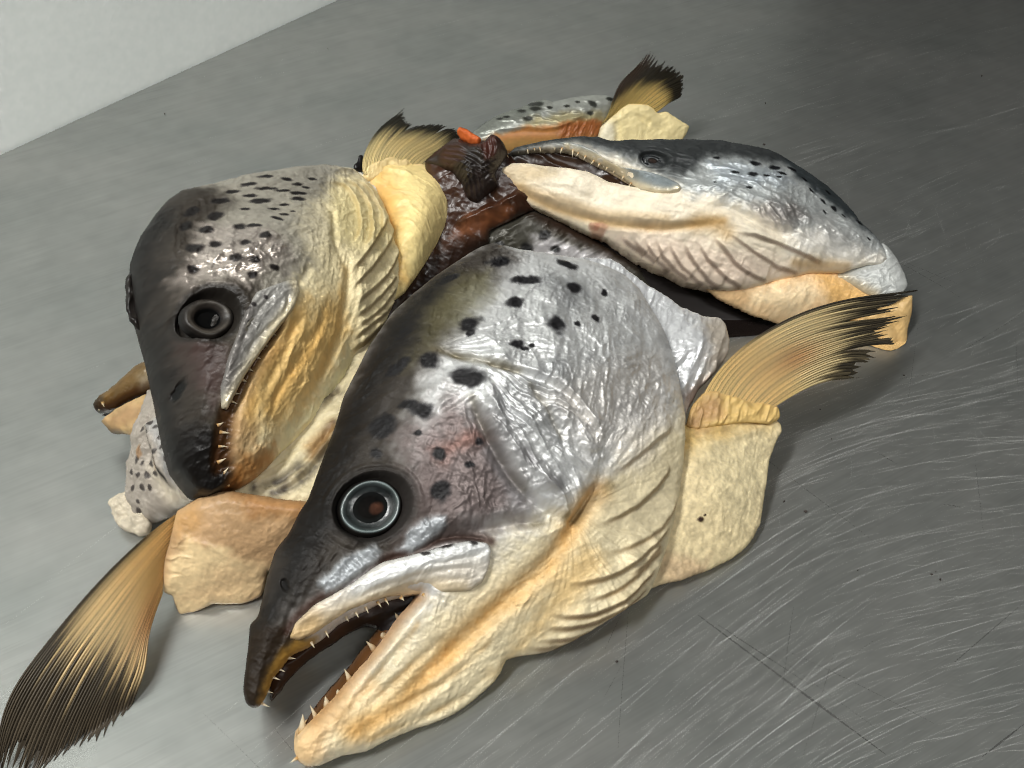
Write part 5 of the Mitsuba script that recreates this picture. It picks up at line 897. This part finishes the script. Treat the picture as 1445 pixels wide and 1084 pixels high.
# ================================================================ the opened head between the others: gills, wet brown flesh, spotted skin
FG = thing('fish_head', 'torn open fish head mid pile with dark gills and wet brown flesh', 'fish head')
PG = Plane([(-50.7,467.9,30.0),(73.4,467.9,30.0),(-9.3,500.1,62.0)])
fl = Relief(PG, [(-0.1,72.2,-2.0),(16.6,84.5,0.0),(41.4,82.5,0.0),(53.8,70.1,0.0),(66.2,54.0,-2.0),(72.5,46.0,-4.0),(60.1,41.9,-4.0),(46.7,35.7,-4.0),(37.2,31.1,-4.0),(37.2,23.3,-5.0),(24.6,15.2,-7.0),(11.9,0.8,-9.0),(-5.1,-15.9,-11.0),(-22.2,-32.7,-13.0),(-30.7,-28.5,-13.0),(-22.1,-7.4,-12.0),(-4.8,30.0,-8.0),(-0.4,54.7,-6.0)], bulge=8, R=14, back=22, step=0.6, soft=1.2, ragged=0.6, rscale=7, seed=71)
h = fl.begin(C('301a0e'), 0, 0.3)
h.paint(h.mask([(16.7,26.7),(25.0,36.7),(37.4,40.7),(47.6,44.8),(49.7,37.4),(33.2,28.8)], 5, 5, 8), C('6b4026'), 0.8); h.paint(h.mask([(-17.1,-12.1),(4.2,20.7),(20.8,23.8),(8.3,12.5),(-4.5,-7.9)], 4), C('4a3226'), 0.6); h.paint(h.mask([(-26.5,-32.7),(-0.0,12.5),(20.8,22.6),(41.3,29.5),(41.3,21.3),(7.6,-7.6),(-18.0,-36.9)], 5, 4, 8), C('1a0f0a'), 0.8)
h.paint(h.mask([(-4.2,70.6),(20.8,86.5),(49.7,78.3),(47.6,60.7),(25.1,48.9),(16.9,65.0)], 6, 6, 8), C('2a1610'), 0.8)
h.z += 2.6 * nz(h.xy, 11, 3, 44); h.fold([(16.7,33.6),(33.3,40.7),(49.7,47.9),(59.9,53.0)], 3, 6, 2, left=False); h.groove([(37.4,56.0),(41.5,46.7),(53.8,44.9)], 2.5, 3); h.mottle(0.4, 6, 5); h.mottle(0.3, 2, 6); h.leather(0.6, 570); h.rou += 0.08
h.build(FG + '__flesh', 'wet_flesh')
gl = Relief(PG, [(-0.5,70.6,2.0),(7.0,73.9,4.0),(14.5,80.4,6.0),(20.3,82.4,8.0),(26.9,78.9,9.0),(33.4,77.9,10.0),(39.2,83.9,12.0),(43.2,82.3,12.0),(46.0,78.9,11.0),(48.1,73.7,9.0),(44.8,68.6,8.0),(41.9,62.3,7.0),(42.7,56.1,5.0),(37.4,50.5,4.0),(29.9,45.0,3.0),(25.0,48.1,4.0),(21.8,56.3,4.0),(16.8,63.0,3.0),(7.7,66.5,2.0)], bulge=[(8.6,71.6,3.0),(33.5,73.8,12.0),(41.6,78.3,10.0),(27.4,63.9,11.0),(37.5,64.1,10.0),(29.3,52.5,7.0)], R=5, back=10, step=0.5, soft=0.6, ragged=1.3, rscale=6, seed=79)
h = gl.begin(C('241812'), 0, 0.5)
h.z += 3.2 * nz(h.xy, 13, 2, 3) + 1.6 * np.abs(nz(h.xy, 6, 2, 4))
for k, (c_, r_) in enumerate(zip([(37.7,76.0),(30.5,65.8),(39.2,62.5),(28.6,54.8),(17.3,71.7),(23.5,61.4)], [8, 9, 8, 8, 8, 7])):
    dd = np.hypot(h.xy[:, 0] - c_[0], h.xy[:, 1] - c_[1])
    m = sstep(r_ * 1.25, r_ * 0.6, dd + 2 * nz(h.xy, 6, 2, 20 + k))
    h.z += m * (2.2 + 0.4 * np.sin((h.xy[:, 0] * math.cos(k * 1.1) + h.xy[:, 1] * math.sin(k * 1.1) + 1.2 * nz(h.xy, 5, 2, 7)) * 2.3))
    h.paint(m, C(['2e1a13', '191310', '1d1512', '201613', '33190f', '1a1411'][k]), 0.85)
h.paint(h.mask([(33.7,76.4),(41.6,83.1),(40.9,68.6),(35.3,67.3)], 2, 2, 4), C('4a1d12'), 0.6)
h.mottle(0.45, 4, 5); h.mottle(0.3, 1.5, 6)
h.build(FG + '__gill', 'wet_flesh')
og = Relief(PG, [(18.9,85.5,12.0),(20.7,87.9,14.0),(25.5,86.1,15.0),(28.8,83.7,15.0),(33.6,81.1,14.0),(31.9,76.9,13.0),(27.0,77.9,12.0),(21.3,80.9,11.0)], bulge=4, R=5, back=6, step=0.5, soft=0.8, ragged=0.8, rscale=4, seed=73).begin(C('b5592a'), 0, 0.55)
og.mottle(0.5, 3, 2); og.z += 2.2 * nz(og.xy, 4.5, 3, 6); og.leather(1.2, 610); og.build(FG + '__orange_flesh'); labels[FG + '__orange_flesh'] = {'label': 'bright orange scrap of flesh on top of the gills'}
sp = Relief(PG, [(-18.3,-15.6,-16.0),(3.1,5.4,-14.0),(15.9,22.1,-12.0),(32.8,31.0,-10.0),(49.7,37.5,-8.0),(63.0,44.2,-8.0),(79.1,37.8,-10.0),(104.6,24.4,-14.0),(126.3,12.1,-18.0),(139.9,-6.6,-24.0),(127.8,-23.5,-30.0),(66.8,-15.2,-24.0),(15.2,-15.2,-24.0)], bulge=8, R=16, back=14, step=0.7, soft=1.5, seed=75)
h = sp.begin(C('3a3831'), 0.15, 0.36)
h.paint(h.mask([(63.0,29.4),(74.7,27.5),(95.7,20.8),(117.1,12.8),(83.2,11.2),(62.2,16.4)], 4, 4, 7), C('b9b6b8'), 0.85)
h.paint(h.mask([(58.0,42.5),(83.3,37.8),(108.9,24.4),(125.9,9.7),(100.0,21.7),(74.6,31.6)], 5), C('2a1a12'), 0.8)
h.spots([(59.2,21.3),(69.6,28.6),(76.4,20.6),(43.4,23.3)], [(4, 3.6), (4, 3), (3.4, 2), (3, 2)], C('161515'), 0.95); h.wrinkle(np.ones(len(h.xy)), 6, 0.9, 30, 2); h.mottle(0.3, 5, 3)
h.build(FG + '__skin')

dk_ = Relief(PG, [(58.0,48.1,-4.0),(79.0,42.5,-8.0),(108.8,28.6,-14.0),(139.0,14.2,-18.0),(169.6,1.8,-22.0),(204.4,-15.2,-24.0),(217.4,-28.1,-24.0),(200.2,-41.0,-24.0),(170.9,-49.6,-28.0),(127.5,-36.6,-28.0),(92.6,-6.6,-24.0),(66.6,22.5,-16.0)], bulge=3, R=14, back=14, step=0.9, soft=2, seed=77).begin(C('120c0a'), 0, 0.5)  # near-black sheet laid in the gap, standing in for its deep shade
dk_.mottle(0.4, 7, 2); dk_.build(FG + '__gap_shade')

# ================================================================ the head under the left one: snout to the left, fin spread to the lower left
FE = thing('fish_head', 'fish head underneath the left one, only its toothed jaws and speckled skin showing', 'fish head')
PE = Plane([(-212.3,366.0,20.0),(-181.5,308.0,12.0),(-137.0,344.6,44.0)], -60)
uj = Relief(PE, [(-12.5,45.4,4.0),(-12.9,39.8,4.0),(-14.7,35.2,4.0),(-15.6,30.3,4.0),(-15.2,25.8,4.0),(-14.8,21.8,4.0),(-14.9,16.6,3.0),(-14.6,11.2,3.0),(-15.8,5.3,2.0),(-15.6,0.5,1.0),(-13.5,-2.1,0.0),(-9.4,-1.6,0.0),(-6.8,2.4,0.0),(-3.8,10.0,1.0),(-1.5,21.0,2.0),(2.4,32.0,2.0),(7.0,42.0,2.0),(1.2,49.8,3.0)], bulge=5, R=8, back=8, step=0.5, soft=0.8, seed=81)
h = uj.begin(C('5f4a2a'), 0.05, 0.28)
low = np.exp(-(h.near([(-8.4,0.2),(-4.0,11.1),(-1.2,22.8),(3.3,36.0)])[0] / 3.2) ** 2)
h.paint(low, C('2a1709'), 0.9); h.paint(h.mask([(-6.5,31.0),(-3.1,41.4),(4.9,40.6),(-0.5,28.8)], 4), C('8a806f'), 0.6); h.paint(h.mask([(-21.1,-1.4),(-11.4,7.5),(-5.6,-0.4),(-10.6,-6.6)], 3), C('1c1712'), 0.7); h.mottle(0.3, 5, 2)
h.leather(1.0, 630); h.build(FE + '__upper_jaw')
lj = Relief(PE, [(-4.3,-2.2,-1.0),(-3.8,2.3,0.0),(-2.3,8.0,1.0),(-0.4,17.3,2.0),(2.2,28.7,2.0),(10.4,37.6,1.0),(21.6,34.0,-1.0),(21.0,20.8,-3.0),(19.5,15.8,-3.0),(16.3,11.7,-3.0),(11.3,7.8,-3.0),(7.0,3.6,-3.0),(4.4,-0.3,-3.0),(0.3,-0.9,-2.0)], bulge=4, R=6, back=8, step=0.5, soft=0.8, ragged=0.3, seed=82)
h = lj.begin(C('a58b62'), 0.0, 0.35)
h.paint(h.mask([(-8.8,-4.4),(5.1,3.2),(9.7,6.3),(7.4,-1.1),(-1.6,-6.7)], 3), C('3a2c1c'), 0.8); h.paint(h.mask([(0.1,2.0),(3.4,17.3),(8.7,27.1),(13.7,18.9),(7.9,7.7)], 5, 4, 6), C('8a6a4c'), 0.6); h.mottle(0.25, 4, 3); h.fold([(5.3,2.2),(13.6,12.9),(19.8,21.3)], 1, 3, 1.2)
h.leather(0.8, 640); h.build(FE + '__lower_jaw')
mb = Relief(PE, [(-11.8,-3.4,-4.0),(-8.0,6.5,-4.0),(-4.1,19.1,-3.0),(-0.1,33.4,-3.0),(7.8,34.4,-4.0),(0.5,19.5,-5.0),(-4.1,4.3,-5.0)], bulge=2, R=4, back=5, step=0.7, soft=1, seed=83).begin(C('1f1108'), 0, 0.3); mb.build(FE + '__mouth_lining', 'wet_flesh')
teeth(FE, PE, [(-8.5,6.0,6.0),(-6.8,5.0,5.0),(-10.0,13.7,6.0),(-6.7,14.0,6.0),(-9.6,11.7,6.0),(-7.6,11.0,5.0),(-4.4,31.2,7.0),(-0.9,30.5,6.0),(-1.8,35.0,7.0),(0.9,34.5,6.0),(-9.9,1.8,4.0),(-8.1,0.8,3.0)], 0.9)
cov = Relief(PE, [(6.4,34.4,6.0),(13.1,25.9,5.0),(19.2,18.2,4.0),(27.2,12.2,2.0),(30.1,7.9,1.0),(31.9,4.5,0.0),(39.7,2.3,-1.0),(46.0,-3.1,-3.0),(51.9,-4.7,-5.0),(57.4,-5.6,-7.0),(60.0,-4.7,-8.0),(63.6,1.7,-7.0),(66.8,10.4,-6.0),(67.2,16.5,-5.0),(70.9,28.3,-3.0),(76.4,38.8,-2.0),(83.2,52.0,-1.0),(83.8,67.7,6.0),(62.2,70.0,14.0),(24.7,58.8,14.0)], mid=[(45.0,28.1,8.0),(62.7,39.1,8.0)], bulge=6, R=8, back=10, step=0.5, soft=0.9, ragged=0.35, seed=84)
h = cov.begin(C('90887e'), 0.12, 0.5); xy = h.xy
h.paint(h.mask([(50.2,21.5),(65.7,26.8),(80.6,48.5),(85.2,40.7),(68.1,17.3),(59.6,18.4)], 6), C('d3c8b0'), 0.7)
h.paint(h.mask([(31.6,31.3),(49.8,30.7),(65.7,26.8),(71.7,31.4),(76.5,42.4),(64.0,48.6),(30.6,46.0)], 4, 3, 6), C('8b8b8a'), 0.75)
h.fold([(27.8,32.6),(41.2,29.1),(50.9,27.1),(61.4,26.6),(66.4,26.9)], 2.6, 5, 1.4, left=True, dark=C('151412'), op=0.9)
h.groove([(34.8,24.5),(47.7,23.5),(56.7,19.7),(65.9,22.4)], 1.2, 3); h.wrinkle(np.ones(len(xy)), 6, 0.8, 70, 2); h.mottle(0.2, 4, 2); h.mottle(0.12, 1.5, 3)
rs = np.random.default_rng(8)
sp_ = [(30.7,26.2),(40.9,16.0),(47.7,12.7),(49.5,5.6),(55.8,4.1),(49.0,22.5),(54.6,22.0),(45.0,18.0),(44.1,34.3),(55.5,32.5),(37.9,35.3),(56.9,14.9),(62.0,33.4),(49.1,33.8),(55.4,37.2),(58.5,0.7),(43.5,9.8),(54.0,11.3),(45.7,40.2),(47.7,28.4),(66.4,32.2),(33.3,33.0),(37.9,19.7),(52.0,17.7)]
h.spots(sp_, [(rs.uniform(1.0, 2.4), rs.uniform(0.8, 1.7), rs.uniform(0, 180)) for _ in sp_], C('2c2826'), 0.85); h.spots([(39.1,19.0),(51.0,24.9)], [(2.4, 3), (1, 3)], C('8d6a48'), 0.7)
h.leather(1.4, 370)
h.build(FE + '__gill_skin')
cut = Relief(PE, [(43.8,-1.0,-2.0),(41.2,-6.5,-3.0),(40.5,-11.8,-4.0),(42.6,-13.9,-4.0),(47.0,-14.5,-5.0),(51.1,-15.0,-5.0),(57.0,-13.8,-5.0),(62.7,-10.4,-5.0),(67.5,-6.2,-5.0),(68.6,-1.6,-5.0),(65.4,1.4,-5.0),(58.0,2.6,-3.0)], bulge=3.5, R=5, back=5, step=0.45, soft=0.6, ragged=0.9, rscale=4, seed=85).begin(C('b0a693'), 0, 0.55)
cut.z += 2.4 * nz(cut.xy, 3.6, 3, 2); cut.leather(1.6, 620); cut.mottle(0.3, 3, 3); cut.build(FE + '__cut_flesh')

FF = thing('fish_head', 'tan fleshed fish head at the lower left, broad black tipped fin spread flat', 'fish head')
PF = Plane([(-139.6,265.7,6.0),(-94.6,275.3,6.0),(-129.7,304.8,44.0)], 5)
PT2 = Plane([(-129.4,309.1,32.0),(-99.6,310.1,28.0),(-87.1,370.7,42.0)], 0)
thr = Relief(PT2, [(-13.5,-0.6,-4.0),(-5.3,13.3,-4.0),(5.9,33.3,-4.0),(17.5,54.7,-5.0),(32.9,81.7,-6.0),(46.8,93.8,-6.0),(58.1,92.6,-6.0),(58.9,77.8,-3.0),(55.3,50.8,0.0),(49.4,11.2,0.0),(40.3,-1.5,-2.0),(31.6,-2.4,-2.0),(21.8,-1.9,-1.0),(15.0,-0.9,-1.0),(6.5,-0.2,-2.0),(-1.8,-0.3,-3.0)], bulge=6, R=9, back=14, step=0.5, soft=1.0, ragged=0.3, seed=91)
h = thr.begin(C('c6ba98'), 0.03, 0.5)
for L_ in [[(6.4,3.6),(19.2,9.2),(31.4,23.1),(40.3,39.2)], [(14.9,2.1),(26.1,7.7),(35.1,19.4),(44.1,35.3)]]:
    h.paint(np.exp(-(h.near(L_)[0] / 2.6) ** 2) * (0.6 + nz(h.xy, 4, 3, 5)), C('45403a'), 0.9); h.groove(L_, 2.4, 2)
for L_ in [[(-1.9,3.5),(11.4,18.5),(26.4,38.9),(40.7,59.3)], [(1.7,14.7),(16.5,34.6),(30.6,49.4),(40.8,57.6)], [(19.8,3.8),(34.8,23.3),(46.3,51.6)]]:
    h.fold(L_, 2.0, 5, 1.6); h.paint(np.exp(-(h.near(L_)[0] / 2.0) ** 2) * (0.4 + nz(h.xy, 6, 3, 8)), C('3f3528'), 0.8)
h.groove([(20.1,0.7),(29.6,6.1),(38.7,17.7)], 1.5, 2); h.paint(h.mask([(27.6,26.9),(40.1,41.2),(42.3,35.3),(31.7,19.3)], 4), C('9a6d38'), 0.6)
h.wrinkle(np.ones(len(h.xy)), 4, 0.6, 38, 4); h.mottle(0.2, 4, 3); h.leather(0.8, 470); h.build(FF + '__throat')
flap = Relief(PF, [(-9.2,46.7,-2.0),(-3.3,49.3,0.0),(2.4,51.3,2.0),(9.5,52.3,3.0),(16.6,52.2,4.0),(29.9,47.6,4.0),(48.6,41.8,4.0),(61.9,38.7,3.0),(57.1,7.5,-4.0),(40.0,5.4,-4.0),(27.2,11.0,-3.0),(24.5,4.4,-4.0),(22.3,-0.6,-5.0),(17.4,-2.1,-5.0),(12.7,-2.6,-5.0),(5.6,-1.6,-5.0),(-0.7,-0.4,-5.0),(-5.6,-1.9,-5.0),(-9.8,-3.1,-6.0),(-16.6,-2.9,-6.0),(-17.5,3.0,-5.0),(-17.6,7.3,-4.0),(-21.3,9.3,-3.0),(-21.1,15.8,-2.0),(-17.6,26.5,-1.0),(-12.7,37.4,-1.0)], mid=[(11.8,30.8,5.0),(-3.0,19.7,3.0)], bulge=[(16.1,36.9,6.0),(2.2,12.0,3.0),(-12.0,4.3,2.0),(30.7,27.5,5.0)], R=5, back=12, step=0.5, soft=0.8, ragged=0.6, rscale=6, seed=92)
f_ = flap.begin(C('a08260'), 0.0, 0.4)
f_.paint(f_.mask([(-17.9,25.1),(-6.1,32.7),(8.6,27.2),(18.1,19.1),(28.3,13.6),(24.6,2.9),(11.9,-3.5),(-17.8,-4.1),(-22.2,10.1)], 4, 5, 9), C('cdb68c'), 0.9)
f_.paint(f_.mask([(10.3,19.7),(27.1,15.8),(21.8,0.1),(-0.3,0.9),(-12.4,5.2)], 8, 6, 6), C('b89a74'), 0.6)
f_.paint(f_.mask([(-12.4,47.1),(2.0,50.7),(2.6,39.8),(-10.0,33.1)], 5, 4, 6), C('ae8450'), 0.6); f_.paint(f_.mask([(18.4,52.9),(49.6,44.3),(51.6,34.5),(26.8,40.8)], 6, 5, 8), C('8d5f33'), 0.6)
f_.fold([(-10.3,31.5),(2.7,29.9),(13.7,20.8),(23.5,14.0)], 0.9, 4, 2, left=False); f_.wrinkle(f_.mask([(-19.1,34.9),(-5.4,37.5),(-5.5,20.9),(-18.8,7.6)], 4), 4, 0.8, 5, 3, 2)
f_.z += 0.5 * nz(f_.xy, 6, 3, 3) + 0.2 * nz(f_.xy, 1.6, 2, 8); f_.mottle(0.22, 5, 4); f_.mottle(0.16, 1.5, 6); f_.leather(0.5, 480); f_.build(FF + '__breast_flap')
PFF = Plane([(-206.5,192.2,6.0),(-162.6,230.0,5.0),(-160.3,297.7,26.0)])
def finF(t, s, rng):
    base = C('d2ac70')[None] * np.ones((len(s), 1)); base = base * (1 - 0.6 * sstep(0.1, 0.5, s)[:, None]) + C('d6c094')[None] * (0.6 * sstep(0.1, 0.5, s)[:, None])
    red = (sstep(0.55, 0.9, t) * np.exp(-((s - 0.3) / 0.25) ** 2))[:, None] * 0.5
    base = base * (1 - red) + C('b06f42')[None] * red
    k = np.clip(sstep(0.50, 0.76, s + 0.07 * rng.normal() + 0.1 * (0.5 - t)) + sstep(0.16, 0.03, t) * sstep(0.02, 0.2, s), 0, 1)[:, None] * 0.95
    return (base * (1 - k) + C('2b2723')[None] * k) * rng.uniform(0.78, 1.12)
fin(FF, PFF, [[(109.6,58.0,0.0),(89.2,54.0,6.0),(57.0,44.2,9.0),(30.6,33.9,8.0),(11.1,24.8,4.0),(-3.5,9.8,-2.0)], [(105.5,54.8,1.0),(88.2,48.6,7.0),(59.3,37.8,10.0),(33.4,26.2,9.0),(15.2,16.3,5.0),(-1.7,3.6,-2.0)], [(99.3,48.4,1.0),(85.3,41.6,6.0),(61.3,29.5,9.0),(39.7,18.4,8.0),(23.6,8.8,4.0),(5.6,-4.4,-3.0)], [(93.3,42.5,0.0),(81.3,34.7,5.0),(62.0,21.7,8.0),(45.4,11.2,6.0),(33.6,3.7,3.0),(18.7,-6.9,-3.0)], [(87.5,35.7,-1.0),(77.6,27.6,4.0),(64.3,16.8,6.0),(50.9,5.9,4.0),(42.1,-0.2,1.0),(32.2,-8.6,-4.0)], [(83.0,28.6,-2.0),(75.6,21.8,2.0),(66.7,12.2,3.0),(59.3,2.3,2.0),(53.2,-3.0,0.0),(46.8,-8.1,-4.0)]],
    20, finF, barbs=2, split=0.8, ridge=1.4, fray=0.05, spread=0.09, seed=51, M=44, lens=lambda t: 1.05 + 0.03 * math.sin(t * 17))

# ---------------------------------------------------------------- crumbs on the steel
rc = np.random.default_rng(6)
V, F, n = [], [], 0
for (x, y) in [(0.1712,0.395),(0.1729,0.3731),(0.1396,0.3308),(0.1493,0.3244),(0.1678,0.2889),(0.2055,0.2881),(0.2063,0.2836),(0.203,0.2865),(0.1838,0.6575),(0.1943,0.7137),(0.3728,0.7548),(0.0474,0.2397),(-0.2626,0.6986),(-0.1513,0.7977),(0.2246,0.4215)]:
    b = trimesh.creation.icosphere(1, rc.uniform(0.0003, 0.0007)); v = b.vertices * rc.uniform(0.5, 1.4, 3) * (1 + 0.3 * rc.normal(0, 1, (len(b.vertices), 1)) * 0.5) + [x, y, 0.0008]
    V.append(v); F.append(b.faces + n); n += len(v)
scene['crumbs'] = mikit.ply((np.vstack(V), np.vstack(F)), 'crumb', smooth=True)
scene['crumb'] = principled(base_color=(0.04, 0.03, 0.025), roughness=0.5)
labels['crumbs'] = {'label': 'tiny dark crumbs scattered on the steel', 'kind': 'stuff'}
